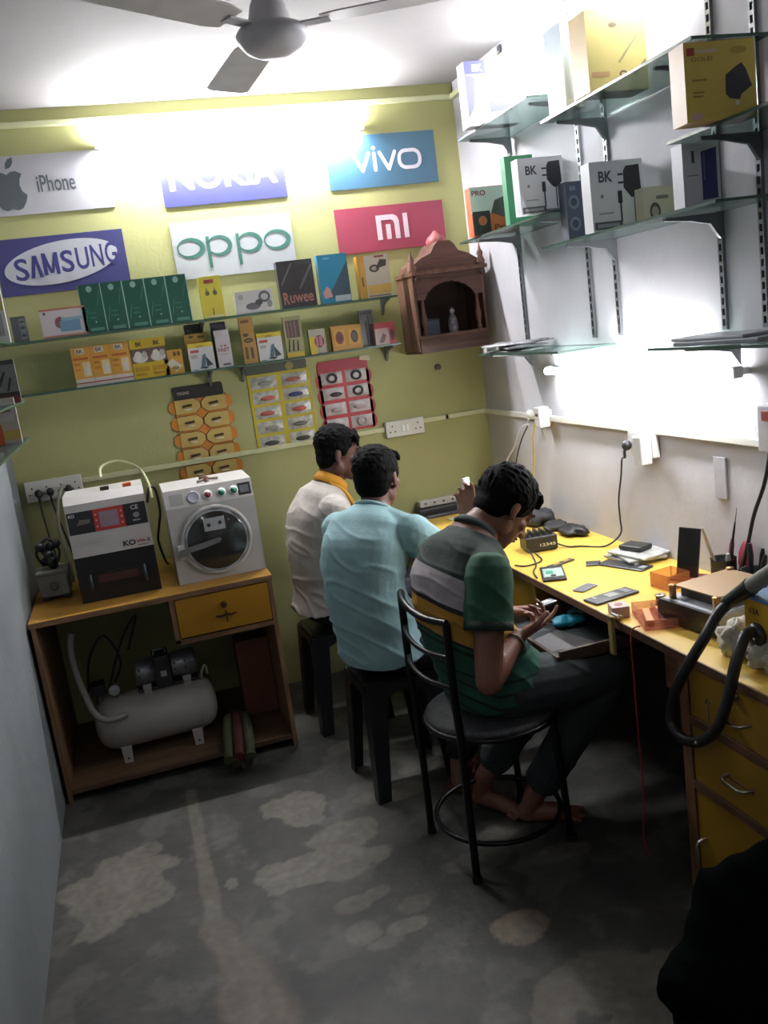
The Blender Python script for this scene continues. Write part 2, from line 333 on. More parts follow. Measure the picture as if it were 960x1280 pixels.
def bracket(mb,wallp,out,L,m=BRK):
    """curved shelf bracket from a wall point going out"""
    o=Vector(out); side=o.cross(Z3)
    prof=[(0,0),(L,0),(L,-.008),(L*.55,-.016),(.035,-.03),(.012,-.062),(0,-.075)]
    mb.prism(prof,Vector(wallp)-side*.006,o,Z3,-.012,m)
tz=.008
t=shelf('glass_shelf','long glass shelf on the green wall just under the posters, upper of two',(-.49,4.14,SZ1-tz),(1.36,4.296,SZ1),'y','glass shelves on the green wall')
b=MB(); bracket(b,(1.31-(-.49),.155,-.001),(0,-1,0),.13); b.build('bracket',t); b=MB(); bracket(b,(.42+.49,.155,-.001),(0,-1,0),.13); b.build('bracket',t)
t=shelf('glass_shelf','long glass shelf above the hanging accessory cards, lower of two',(-.49,4.14,SZ2-tz),(1.345,4.296,SZ2),'y','glass shelves on the green wall')
for x in (.42,.575,1.30): b=MB(); bracket(b,(x+.49,.155,-.001),(0,-1,0),.14); b.build('bracket',t)
RS=[('rear glass shelf high in the corner holding a white charger box',2.44,3.06,3.72),('rear glass shelf of the white wall holding the orange box',2.03,2.95,3.82),
 ('top middle glass shelf of the white wall under the tube glare',2.33,2.12,2.97),('middle glass shelf of the white wall holding the phone box',1.915,2.06,3.05),
 ('near glass shelf on the white wall holding the yellow charger box',2.10,1.35,2.255),('low rear glass shelf beside the shrine with paper packets',1.535,3.0,3.76),('low near glass shelf over the pen cups with flat packets',1.535,1.5,2.42)]
RSZ={}
for i,(lb,z,y0,y1) in enumerate(RS):
    t=shelf('glass_shelf',lb,(1.575,y0,z-tz),(1.818,y1,z),'x','glass shelves on the white wall'); 
    ys=[y for y in (3.73,3.14,2.95,2.36,2.176,1.6) if y0-.02<y<y1+.03]
    if i in (0,1,5): ys=[3.70,3.14]
    if i==4: ys=[2.176,1.6]
    if i in (2,3): ys=[2.95,2.36]
    if i==6: ys=[2.3,1.6]
    for y in ys: b=MB(); bracket(b,(1.805-1.575,y-y0,-.001),(-1,0,0),.19); b.build('bracket',t)
for y,lb in ((3.73,'slotted metal shelf rail on the white wall nearest the corner'),(3.14,'slotted metal shelf rail right behind the two charger boxes'),(2.953,'slotted metal shelf rail under the dark blue box'),(2.358,'slotted metal shelf rail behind the white phone box'),(2.177,'slotted metal shelf rail at the right edge behind the yellow box')):
    g=MB(); g.box((1.809,y-.011,1.56),(1.8195,y-.006,2.81),RAILM); g.box((1.809,y+.006,1.56),(1.8195,y+.011,2.81),RAILM)
    z=1.56
    while z<2.80: g.box((1.809,y-.006,z),(1.812,y+.006,z+.012),RAILM); z+=.032
    g.box((1.818,y-.006,1.56),(1.8197,y+.006,2.81),M('3a3b3e',.6)); tag(g.build('shelf_rail'),lb,'rail','slotted rails on the white wall')
# ================================================================ PACKAGES ON THE SHELVES
ALB=.72   # scales the package colours darker
def art_mesh(art,w,h,y,t,name='front_print'):
    g=MB(); k=0
    for a in art:
        k+=1; o=Vector((-w/2,y-.0003-.00012*k,0)); kind=a[0]
        if kind=='r': _,u0,v0,u1,v1,c=a; g.flat([(u0*w,v0*h),(u1*w,v0*h),(u1*w,v1*h),(u0*w,v1*h)],o,X3,Z3,M(c,.5))
        elif kind=='e': _,u,v,ru,rv,c=a[:6]; g.flat(ellp(u*w,v*h,ru*w,rv*h,20,a[6] if len(a)>6 else 0),o,X3,Z3,M(c,.5))
        elif kind=='t': _,s,u0,v0,u1,v1,c=a[:7]; g.text(s,o,X3,Z3,u0*w,v0*h,u1*w,v1*h,M(c,.5),a[7] if len(a)>7 else .01)
        elif kind=='p': _,pts,c=a; g.flat([(u*w,v*h) for u,v in pts],o,X3,Z3,M(c,.5))
    return g.build(name,t)
def pbox(name,label,loc,w,h,d,col,art=(),rz=0,group=None,side=None,cat='box',tilt=0,gloss=.45):
    t=thing(name,label,cat,loc,rz,group)
    if tilt: t.rotation_euler=(tilt,0,rz)
    g=MB(); m=M(col,gloss,0,.04,9); ms=M(side,gloss,0,.04,9) if side else m
    vs=[(-w/2,0,0),(w/2,0,0),(w/2,d,0),(-w/2,d,0),(-w/2,0,h),(w/2,0,h),(w/2,d,h),(-w/2,d,h)]
    g.add(vs,[(0,1,5,4)],m); g.add(vs,[(0,3,2,1),(4,5,6,7),(1,2,6,5),(2,3,7,6),(3,0,4,7)],ms)
    e=.0015; g.box((-w/2,-.0004,h-e),(w/2,0,h),ms); g.build('carton',t)
    if art: art_mesh(art,w,h,0,t)
    return t
def bs(name,label,xl,yb,xr,ytop,shelfz,col,art=(),d=.05,yf=4.155,**k):
    """box on the green wall's shelves from its front's left, bottom, right and top in the photograph"""
    A=on(xl,yb,1,yf); B=on(xr,yb-(xr-xl)*.15,1,yf); x0=A.x;x1=B.x
    zt=on(xl-(yb-ytop)*.17,ytop,1,yf).z
    return pbox(name,label,((x0+x1)/2,yf,shelfz+.0005),x1-x0,max(.02,zt-shelfz),d,col,art,**k)
S1,S2=SZ1,SZ2
bs('small_box','small dark grey gadget pack at the left end of the upper shelf',18,426,36,397,S1,'54575a',[('r',.55,.1,.95,.9,'7a7d7e'),('r',.6,.2,.9,.3,'3a3b3e'),('r',.6,.5,.9,.6,'3a3b3e'),('r',.6,.75,.9,.82,'3a3b3e')],d=.05)
bs('gadget_box','white box edged in salmon with a blue device picture',55,422,111,388,S1,'cfc6c8',[('r',0,.93,1,1,'b77862'),('r',0,0,1,.07,'b77862'),('e',.42,.5,.12,.2,'8d5a55'),('r',.4,.18,.85,.55,'6d96ad'),('r',.45,.55,.9,.66,'86aabb'),('e',.1,.85,.03,.05,'555555')],side='b5705a',d=.06)
GB='green boxes on the upper shelf'
tops=[(107,414,135,357),(135,412,162,354),(162,408,189,351),(189,405,215,348),(215,401,241,345)]
nm=['leftmost of the row of five','second from left in the row of five','middle of the row of five','fourth from left in the row of five','rightmost of the row of five']
for (a,b,c,d),n in zip(tops,nm):
    bs('phone_box','tall dark green box, '+n,a,b,c,d,S1,'1f5a48',[('e',.48,.9,.13,.065,'8fb5a8'),('p',[(.1,.2),(.14,.2),(.3,.5),(.26,.5)],'4f8474'),('p',[(.7,.55),(.74,.55),(.92,.85),(.88,.85)],'3f7868'),('r',.3,.3,.6,.33,'3f7868'),('r',.3,.4,.62,.42,'3f7868'),('r',.25,.03,.85,.1,'5a8c7d'),('r',0,0,.02,1,'8fb0a4'),('r',.965,0,1,1,'a9c4ba'),('e',.55,.22,.04,.02,'8fb5a8')],group=GB,side='2a6553',d=.04)
bs('earphone_box','slim bright yellow earphone box on the upper shelf',255,397,282,347,S1,'d8cb4a',[('r',.25,.83,.68,.92,'8a3a35'),('e',.33,.6,.1,.06,'6d6a58'),('e',.68,.6,.1,.06,'6d6a58'),('p',[(.28,.64),(.34,.64),(.36,.72),(.3,.72)],'8d8a68'),('p',[(.66,.64),(.72,.64),(.7,.72),(.66,.72)],'8d8a68'),('r',.47,.05,.51,.24,'5c5a3a'),('r',.05,.02,.95,.06,'e9e4b0')],d=.035)
bs('photo_box','low white box printed with black gears on the upper shelf',297,393,343,366,S1,'c9c9c6',[('e',.78,.68,.16,.26,'5a5a60'),('e',.78,.68,.1,.15,'b9b9ba'),('e',.45,.3,.2,.16,'66666a'),('e',.62,.45,.1,.14,'48484c'),('e',.9,.35,.07,.18,'8a8a8c'),('e',.15,.75,.07,.12,'a3a89a')],d=.05)
bs('wrapped_box','charcoal shrink-wrapped box lettered in dull red beside the blue box',353,386,397,328,S1,'4c4a4c',[('t','R',.08,.08,.24,.34,'a06a5c',.03),('t','uwee',.26,.1,.92,.27,'a06a5c',.02),('p',[(.05,.5),(.4,.95),(.45,.95),(.1,.5)],'626065'),('p',[(.55,.4),(.95,.9),(.98,.85),(.6,.38)],'5c5a5e'),('r',.5,.9,.95,.97,'3a3a3d')],d=.055,gloss=.18)
bs('blue_box','glossy sky blue box with a dark diagonal print and hands',404,380,440,320,S1,'3d93b8',[('p',[(.1,.3),(.35,.25),(1,.85),(1,.1),(.2,.1)],'2c4a58'),('p',[(.05,.22),(.2,.35),(.3,.3),(.38,.12),(.1,.1)],'c49a92'),('r',.45,.02,.98,.14,'b9c9cc'),('e',.3,.92,.12,.02,'7ab6cc')],d=.055,gloss=.2)
bs('speaker_box','white box with an orange left band and black gadget picture',452,374,491,321,S1,'cfc8b8',[('r',0,0,.22,1,'c8983a'),('r',.25,.08,1,.3,'d8b25a'),('e',.52,.68,.16,.09,'4a4540'),('e',.52,.68,.09,.045,'b5ad9c'),('p',[(.55,.66),(.9,.72),(.92,.86),(.72,.88)],'3f3c3a'),('r',.09,.28,.14,.5,'6a4a20'),('r',.25,.02,.95,.06,'8c8474'),('r',.55,.93,.85,.97,'8a3a35')],side='c8983a',d=.05)
# lower shelf
BK='orange charger boxes on the lower shelf'
for (a,b,c,d),n in zip([(96,483,120,436),(120,480,144,433),(144,477,168,430)],['leftmost of the three','middle of the three','rightmost of the three']):
    bs('charger_box','small orange and white charger box, '+n,a,b,c,d,S2,'cf9a3c',[('r',0,0,1,.2,'cfc8c0'),('r',.25,.83,.7,.97,'d8cfc0'),('t','BK',.3,.85,.66,.95,'333333',.02),('r',.08,.68,.85,.74,'b5602c'),('r',.5,.25,.9,.62,'d9c79c'),('r',.62,.3,.82,.5,'cfd0d0'),('r',.1,.55,.4,.6,'b5702c'),('r',.1,.42,.38,.46,'b5702c'),('r',0,.08,1,.11,'a35048'),('r',0,0,.015,1,'9c6c28')],group=BK,side='c08a34',d=.04)
for (a,b,c,d),n in zip([(169,473,191,426),(191,470,213,423)],['left one, joined edge to edge with its twin','right one, next to the little gold box']):
    bs('adapter_box','yellow adapter box with brown band, '+n,a,b,c,d,S2,'c9ad2e',[('r',0,.4,1,.76,'6a5448'),('e',.5,.52,.42,.12,'cfcac0'),('e',.4,.58,.2,.12,'e0dcd4'),('e',.75,.6,.15,.09,'b5b0a8'),('t','BK',.35,.82,.7,.93,'2c2c2c',.02),('r',.1,.18,.9,.3,'b58a20'),('r',.1,.08,.7,.13,'a37c1c')],group='yellow adapter boxes on the lower shelf',d=.04)
bs('cable_box','little gold box with a white cable picture on the lower shelf',208,466,231,439,S2,'c39436',[('p',[(.1,.45),(.45,.65),(.95,.3),(.55,.1)],'d0c8b4'),('e',.6,.82,.08,.1,'5a4a30'),('e',.82,.82,.08,.1,'5a4a30'),('e',.55,.25,.2,.08,'8a7a5c')],d=.035)
def standbox(a,b,c,d,lb):
    return bs('stand_box',lb,a,b,c,d,S2,'c9cbc8',[('r',0,.84,1,1,'d2bd3a'),('p',[(.3,.84),(.36,.92),(.6,.92),(.66,.84)],'b09a28'),('r',.08,.66,.42,.76,'b5544c'),('r',.08,.46,.34,.58,'a8a49c'),('p',[(.42,.12),(.54,.55),(.68,.6),(.62,.16)],'56707c'),('p',[(.66,.5),(.92,.16),(.66,.12)],'3a4246'),('p',[(.35,.08),(.62,.04),(.75,.1),(.5,.15)],'3f4a50'),('r',.06,.02,.3,.05,'6a6a6a')],d=.045,side='cdbb4a')
standbox(239,463,270,431,'white box with a yellow top and phone stand picture, before a taller gold box')
standbox(325,450,355,418,'white box with a yellow top and phone stand picture, beside the tan tall box')
bs('gold_box','taller gold box peeking out behind a white phone stand box',236,459,264,419,S2,'b8944a',[('e',.3,.92,.12,.03,'5c4a28'),('r',.6,.86,.9,.93,'5c4a28')],d=.03,yf=4.215)
bs('fast_box','slim white box lettered FAST in front of a purple pack',274,457,292,414,S2,'c3bcbd',[('t','FAST',.12,.42,.88,.52,'8a5058',.03),('r',.3,.56,.42,.6,'8a5058'),('r',.55,.56,.7,.6,'8a5058'),('r',.3,.05,.8,.1,'55585c'),('r',.2,.34,.8,.36,'a09a9c')],d=.03)
bs('purple_pack','dark purple pack standing behind the slim white box',270,450,288,404,S2,'3c3a48',[('r',.1,.8,.9,.95,'5c5866')],d=.025,yf=4.225)
bs('black_clip','black folding gadget lying behind the gold box',237,452,258,407,S2,'39393c',[('r',.1,.6,.4,.9,'5a5a5e')],d=.015,yf=4.262,cat='gadget')
bs('tan_box','tall tan box with tool pictures on the lower shelf',306,451,323,398,S2,'a88446',[('e',.5,.5,.32,.05,'3c3226'),('e',.5,.5,.2,.025,'8a7040'),('r',.1,.88,.7,.94,'7a4a30'),('r',.15,.1,.35,.36,'5c4a34'),('r',.55,.1,.75,.34,'5c4a34'),('e',.35,.62,.2,.04,'4a3e2c')],d=.03)
bs('cable_pack','clear cable pack with yellow base and black cables on lower shelf',359,442,381,397,S2,'9c9a70',[('r',.12,.48,.88,.9,'4c4644'),('r',.2,.5,.28,.88,'8a5a54'),('r',.4,.5,.48,.88,'7a5450'),('r',.6,.5,.68,.88,'8a5a54'),('p',[(.1,.15),(.2,.45),(.28,.45),(.2,.15)],'2c2c2c'),('p',[(.35,.15),(.42,.42),(.5,.42),(.45,.15)],'2c2c2c'),('p',[(.6,.15),(.66,.4),(.74,.4),(.7,.15)],'2c2c2c'),('r',.02,0,.98,.12,'bfa632')],d=.02,gloss=.25)
bs('watch_box','small grey and yellow box with a pink device picture',389,441,409,413,S2,'a5a290',[('r',0,0,.4,.7,'c9b02c'),('e',.6,.5,.3,.25,'3a3236'),('r',.38,.3,.8,.7,'b06a74'),('r',.55,.3,.6,.7,'4a3a3e')],d=.035)
OB='orange earphone boxes on the lower shelf'
bs('earphone_box','small orange box with a maroon round gadget picture',417,438,436,409,S2,'b8862c',[('r',.15,.2,.85,.85,'c89a3c'),('e',.5,.52,.27,.26,'7a3c34'),('e',.5,.52,.18,.16,'5a2c28')],group=OB,d=.04,side='9c5c28')
bs('earphone_box','small orange box with a black round gadget picture',436,436,454,407,S2,'b8862c',[('r',.1,.2,.9,.85,'c89a3c'),('e',.5,.52,.25,.26,'3a3234'),('e',.5,.52,.16,.16,'5a4c44')],group=OB,d=.04)
bs('slim_pack','grey blister pack with a stylus behind the red and white box',453,431,470,389,S2,'77787a',[('r',.4,.1,.5,.7,'3a3a3c'),('r',.6,.1,.68,.85,'4a4a4c'),('r',.1,.88,.9,.96,'55565a')],d=.015,yf=4.2)
bs('red_box','small white box with red stripe at the right end of lower shelf',470,427,495,405,S2,'c3a8a6',[('r',0,.75,1,1,'b53c46'),('r',.68,0,1,1,'b53c46'),('p',[(.15,.1),(.4,.55),(.55,.4),(.4,.1)],'6a4a4c'),('e',.84,.4,.1,.25,'4a2c34')],d=.04)
# packages on the left wall's shelves
for z,y1,lb in ((1.84,3.80,'glass shelf on the left wall with a stack of white packs'),(1.615,3.80,'glass shelf on the left wall with a grey cable pack'),(1.475,3.745,'lowest glass shelf end on the left wall with an orange pack')):
    t=shelf('glass_shelf',lb,(-.498,2.2,z-tz),(-.35,y1,z),'-x','glass shelves on the left wall')
    for y in (3.6,2.9): b=MB(); bracket(b,(.004,y-2.2,-.001),(1,0,0),.12); b.build('bracket',t)
def pb2(name,label,x,y,z,w,h,d,col,art=(),rz=0,**k): return pbox(name,label,(x,y,z+.0006),w,h,d,col,art,rz=rz,**k)
pb2('white_pack','tall white pack with yellow print at the left photo edge',-.405,3.66,1.84,.13,.235,.035,'b8bab4',[('r',.6,.5,.98,.95,'b5a84c'),('r',.1,.1,.9,.45,'8a8c8c'),('r',.7,.12,.78,.42,'5a5a5c'),('r',.1,.6,.5,.9,'a5a7a4')])
pb2('cable_pack','grey hanging pack with two black cable drawings and red base',-.385,3.62,1.615,.085,.16,.02,'6f7470',[('r',0,0,1,.16,'6a2c28'),('r',0,.16,1,.26,'3c2c2c'),('p',[(.15,.4),(.5,.75),(.58,.72),(.25,.38)],'26282a'),('p',[(.5,.3),(.7,.6),(.78,.57),(.6,.28)],'26282a'),('r',.0,.9,1,1,'3a3c3c')])
pb2('teal_pack','small teal and black pack beside the grey cable pack',-.455,3.30,1.615,.06,.10,.02,'3c7468',[('r',.1,.3,.9,.4,'8ab5a8'),('r',.1,.5,.9,.9,'26302e')])
pb2('snack_pack','white and orange pack on the lowest left shelf',-.41,3.45,1.475,.115,.165,.02,'bfb4a8',[('r',0,0,.5,.45,'c8602c'),('r',.5,.1,1,.3,'c9b05c'),('p',[(.2,.5),(.5,.95),(.95,.9),(.9,.5)],'c9c4c0'),('p',[(.1,.4),(.3,.4),(.2,.8)],'4a3434'),('r',.55,.7,.85,.74,'8a5c54')])
ALB=1.0
# ---------------------------------------------------------------- boxes on the white wall's shelves (they face the room door)
def rb(name,label,xl,yb,xr,yt,yp,z,col,art=(),d=.05,rz=0,**k):
    A=on(xl,yb,1,yp);B=on(xr,yb,1,yp); x0,x1=A.x,min(B.x,1.812)
    zt=on((xl+xr)/2,yt,1,yp).z
    return pbox(name,label,((x0+x1)/2,yp,z+.0006),x1-x0,max(.03,zt-z),d,col,art,rz=rz,**k)
chg=lambda c='c2c5cc':[('t','BK',.16,.70,.42,.86,'50545e',.03),('p',[(.62,.60),(.63,.84),(.68,.91),(.93,.92),(.95,.55),(.88,.46),(.76,.45),(.68,.53)],'2f3138'),('r',.52,.78,.62,.81,'2f3138'),('r',.52,.66,.62,.69,'2f3138'),('r',.80,.08,.825,.47,'2f3138'),('r',.50,.38,.58,.56,'2f3138'),('r',.53,.10,.56,.40,'2f3138'),('r',.03,.02,.55,.13,'5a5d64'),('r',.08,.05,.5,.10,'a5a8ae'),('r',.55,.02,1,.07,'6d7078'),('e',.2,.5,.03,.03,'9a8c94'),('r',.12,.24,.4,.26,'9a9ca2')]
rb('pro_box','orange and white box with a dark picture at the rear shelf end',592,290,646,232,3.60,2.03,'d0d2ce',[('r',0,0,1,.45,'c86a3c'),('r',.02,.0,.42,.5,'2c2a2c'),('e',.24,.3,.1,.1,'b5603c'),('t','PRO',.04,.82,.36,.93,'8a4438',.03),('p',[(.45,.45),(.55,.7),(.8,.78),(1,.6),(1,.3),(.7,.35)],'4a4a44'),('t','Pro',.5,.08,.85,.2,'5c2c20',.02)],d=.05,side='d8683c')
rb('green_box','plain green box behind the white charger box on rear shelf',637,270,672,194,3.38,2.03,'3c8a62',[],d=.04)
rb('charger_box','white charger box with plug picture standing on the rear glass shelf',652,262,708,196,3.02,2.03,'dfe1e6',chg(),d=.05,group='white charger boxes on the glass shelves')
rb('speaker_box','narrow dark blue-grey box with round speaker prints',711,290,738,226,2.90,1.915,'454e60',[('e',.35,.65,.25,.12,'6a7486'),('e',.35,.65,.15,.07,'38404f'),('e',.35,.28,.25,.12,'6a7486'),('e',.35,.28,.15,.07,'38404f'),('t','BK',.2,.85,.5,.92,'8a92a0')],d=.05)
rb('charger_box','white charger box with plug picture beside the dark blue speaker box',742,284,808,200,2.66,1.915,'dfe1e6',chg(),d=.055,group='white charger boxes on the glass shelves')
rb('small_box','small cream box with a camera print on the middle glass shelf',806,262,852,232,2.55,1.915,'d6d6b8',[('e',.3,.3,.16,.26,'5a5c50'),('e',.3,.3,.1,.15,'b0b098'),('r',.35,.64,.7,.74,'8a8c7c')],d=.05)
rb('phone_box','white box with a blue phone picture standing on end',856,252,902,178,2.26,1.915,'d5d8dd',[('p',[(.5,.12),(.92,.14),(.92,.92),(.5,.86)],'3c3f74'),('r',.55,.42,.60,.85,'6c6e98'),('r',.24,.7,.32,.88,'55585e'),('r',.1,.5,.4,.52,'9a9ca2')],d=.05)
rb('charger_box','white charger box on the highest corner shelf washed by glare',588,165,650,75,3.48,2.44,'c9cad2',[('r',0,.80,.42,1,'3c3f8a'),('t','BK',.16,.84,.36,.95,'d0d0e0',.03),('p',[(0,.1),(.14,.3),(.2,.75),(0,.8)],'5a5aa0'),('p',[(.45,.2),(.45,.5),(.6,.58),(.6,.7),(.85,.7),(.9,.2)],'55585e')],d=.07)
rb('tall_box','white and light blue tall box on the top middle shelf',708,130,733,25,2.80,2.33,'b9cad6',[('r',.5,.75,1,1,'6a9cc8'),('r',.1,.1,.3,.7,'9cb8cc')],d=.12,side='a3b5c4')
rb('large_box','large pale yellow box with cable drawings on top middle shelf',738,118,812,10,2.62,2.33,'d6c67a',[('e',.45,.8,.07,.03,'6a5c40'),('p',[(.5,.35),(.85,.7),(.88,.68),(.53,.33)],'a3946a'),('p',[(.75,.2),(.97,.38),(.97,.33),(.78,.16)],'8a7c5c'),('e',.58,.2,.07,.045,'6a5c40'),('e',.58,.2,.035,.022,'d6c67a'),('r',.05,.18,.35,.24,'c8a06a')],d=.1,side='c9a86a')
rb('charger_box','large yellow charger box with a dark plug picture on the near glass shelf',862,150,944,50,2.02,2.10,'d8bf5a',[('r',.04,.83,.15,.93,'b5503c'),('r',.18,.86,.48,.90,'cfc0a0'),('t','GOLD',.1,.76,.4,.81,'8a6a3c',.01),('p',[(.56,.32),(.57,.56),(.72,.66),(.8,.7),(.86,.62),(.94,.40),(.78,.30),(.76,.24),(.62,.26)],'47464a'),('e',.72,.2,.03,.03,'e8e4d8'),('e',.14,.07,.08,.055,'d8b0a0'),('r',.1,.51,.3,.535,'9a8440'),('r',.1,.36,.26,.38,'9c8434'),('r',.1,.31,.24,.33,'9c8434'),('e',.76,.86,.12,.05,'b5983a')],d=.07,side='a5783c',rz=-.1)
pb2('clear_pack','silver clear plastic pack at the right edge beside the yellow box',1.72,1.86,2.10,.15,.19,.05,'8f9398',[('r',.1,.5,.9,.9,'6a6e74'),('r',.1,.1,.9,.4,'5c5f52'),('r',.0,.44,1,.47,'b5b8bc')],gloss=.2)
# flat packets on the low shelves
rnd=random.Random(3)
for i,(x,y,a,lb) in enumerate([(1.68,3.55,.2,'bottom grey packet in the pile on the low rear shelf'),(1.69,3.53,-.25,'middle crumpled packet in the pile on the low rear shelf'),(1.68,3.56,.5,'top clear packet in the pile on the low rear shelf')]):
    g=MB(); n=9; vs=[];z0=.0005
    for k in range(2):
        for j in range(n):
            for ii in range(n):
                u,v=ii/(n-1)-.5,j/(n-1)-.5; zz=(.012 if k else 0)*(1-abs(u)*1.2)+ (.006*noise.noise(Vector((u*7,v*7,i*3))) if k else 0)
                vs.append((u*.17,v*.26,max(zz,.002) if k else 0))
    fs=[(j*n+ii,(j+1)*n+ii,(j+1)*n+ii+1,j*n+ii+1) for j in range(n-1) for ii in range(n-1)]; fs+=[tuple(81+q for q in f[::-1]) for f in fs]
    per=[ii for ii in range(n)]+[j*n+n-1 for j in range(1,n)]+[(n-1)*n+ii for ii in range(n-2,-1,-1)]+[j*n for j in range(n-2,0,-1)]
    fs+=[(per[q],per[(q+1)%len(per)],81+per[(q+1)%len(per)],81+per[q]) for q in range(len(per))]
    g.add(vs,fs,M(['8f9090','a3a3a8','b5b5ba'][i],.25,0,.15,30),True); o=g.build('packet',None,(x,y,1.5355+i*.014),a); tag(o,lb,'packet','packets on the low rear shelf')
pbox('small_box','tiny white box at the front corner of the low rear shelf',(1.615,3.70,1.5356),.04,.025,.03,'d8d4d0',[('r',.1,.3,.9,.6,'a39c94')])
pbox('small_box','tiny clear box second from the corner of the low rear shelf',(1.66,3.68,1.5356),.03,.04,.02,'c9c9c9',[('r',.2,.3,.8,.9,'a5a5a8')])
g=MB(); g.rbox((-.09,-.16,0),(.09,.16,.014),M('8c8f94',.35,0,.1,20),.003); g.rbox((-.08,-.10,.014),(.07,.18,.024),M('a9acb2',.3),.003); tag(g.build('packet',None,(1.69,2.15,1.5356),.12),'flat grey sleeve of packets on the low near shelf','packet')
# ---------------------------------------------------------------- hanging cards on the green wall
CARD=M('b9a05a',.45); AMB=M('c07a28',.5); LINEM=M('6a4420',.5)
t=thing('capsule_card','amber hanging card of hexagonal blisters under a black header','card',(.37,4.298,1.35))
g=MB(); g.prism([(-.115,-.2),(.145,-.2),(.105,.158),(-.115,.158)] if 0 else [(-.125,-.22),(.125,-.22),(.125,.16),(-.125,.16)],(0,-.001,0),X3,Z3,.002,AMB); g.build('backing',t)
g=MB(); g.prism(rrect(-.12,.152,.115,.215,.014),(0,-.003,0),X3,Z3,.002,M('26241e',.5)); g.text('YOUNG',(0,-.0056,0),X3,Z3,-.103,.176,-.045,.19,M('b5b09c',.5),.02); g.build('header',t)
for j in range(5):
    for i in (0,1):
        cx=-.062+i*.124; cz=.12-j*.078; s=1 if i==0 else -1
        hexp=[(-.058,-.033),(.035,-.033),(.058,-.012),(.058,.012),(.035,.033),(-.058,.033)]; hexp=[(a*s,b) for a,b in hexp]
        if s<0: hexp=hexp[::-1]
        g=MB(); g.prism([(cx+a*1.06,cz+b*1.08) for a,b in hexp],(0,-.003,0),X3,Z3,.0012,LINEM); g.prism([(cx+a,cz+b) for a,b in hexp],(0,-.0042,0),X3,Z3,.006,CARD)
        g.prism(ellp(cx+(-.066 if i==0 else .066),cz,.022,.03,12),(0,-.0032,0),X3,Z3,.003,AMB)
        pk=g.build('blister',t)
        g=MB(); g.cyl((cx-.024,-.0125,cz),(cx+.02,-.0125,cz+.004),.0055,M('4a4034',.35,.3),n=8); g.ell((cx+.0,-.013,cz-.014),(.022,.003,.004),M('d8d4c4',.15),8); g.build('capsule',pk)
def pouch(t,cx,cz,w,h,col,inner,ring=False,idx=0,bg=None):
    g=MB(); n=7; vs=[];rr=random.Random(idx)
    for j in range(n):
        for i in range(n):
            u,v=i/(n-1)*2-1,j/(n-1)*2-1; dz=.011*(1-u**4)*(1-v**4)*(.75+.5*noise.noise(Vector((u*2.2,v*2.2,idx*3.3)))); vs.append((cx+u*w/2,-.0035-dz,cz+v*h/2))
    fs=[(j*n+i,j*n+i+1,(j+1)*n+i+1,(j+1)*n+i) for j in range(n-1) for i in range(n-1)]
    g.add(vs,fs,col,True); o=g.build('pouch',t)
    g=MB()
    if ring: g.tube([(cx+.022*cos(2*PI*k/20),-.016,cz+.019*sin(2*PI*k/20)) for k in range(20)],.006,inner,7,closed=True)
    else: g.ell((cx+rr.uniform(-.01,.01),-.013,cz-.004),(w*.3,.006,h*.2),inner,10)
    g.build('contents',o); return o
FILM=M('b4b4a8',.16,0,.25,40,.003,bsc=60)
t=thing('accessory_card','yellow hanging card with ten clear pouches and a dark header','card',(.757,4.298,1.41))
g=MB(); g.prism([(-.152,-.2),(.152,-.2),(.152,.165),(-.152,.165)],(0,-.001,0),X3,Z3,.002,M('b8a828',.5)); g.build('backing',t)
g=MB(); g.prism(rrect(-.155,.16,.145,.205,.008),(0,-.003,0),X3,Z3,.002,M('4a5040',.5)); g.cyl((.06,-.005,.18),(.06,-.008,.18),.02,M('8a8048',.4),n=16); g.build('header',t)
inn=['8a8c84','b06a5c','b05a50','34406a','a85048','b04c44','8c8c86','6a6a60','3a3c38','36382f']
for k in range(10): pouch(t,-.075+(k%2)*.15,.118-(k//2)*.072,.125,.058,FILM,M(inn[k],.4),False,k)
t=thing('cable_card','red hanging card with eight clear pouches, some holding dark coiled cables','card',(1.08,4.298,1.42))
g=MB(); RED=M('a8303c',.5); g.prism(rrect(-.13,-.19,.13,.162,.02),(0,-.001,0),X3,Z3,.002,RED)
for j in range(4):
    for s in (-1,1): g.prism(ellp(s*.125,.07-j*.075,.018,.034,12),(0,-.0012,0),X3,Z3,.0018,RED)
g.build('backing',t)
g=MB(); g.prism([(-.12,.118),(.12,.118),(.12,.165),(-.12,.165)],(0,-.003,0),X3,Z3,.002,M('9a2834',.5)); g.prism([(.09,.15),(.145,.14),(.14,.165),(.095,.17)],(0,-.0052,0),X3,Z3,.001,M('c9c0a0',.5)); g.build('header',t)
FW2=M('bdb4b4',.18,0,.15,30,.002,bsc=60)
for k in range(8):
    rg=k in (0,1,3,7); pouch(t,-.062+(k%2)*.124,.08-(k//2)*.076,.108,.058,FW2,M('3a3238' if k<4 else 'b0a0a0',.4),rg,20+k)
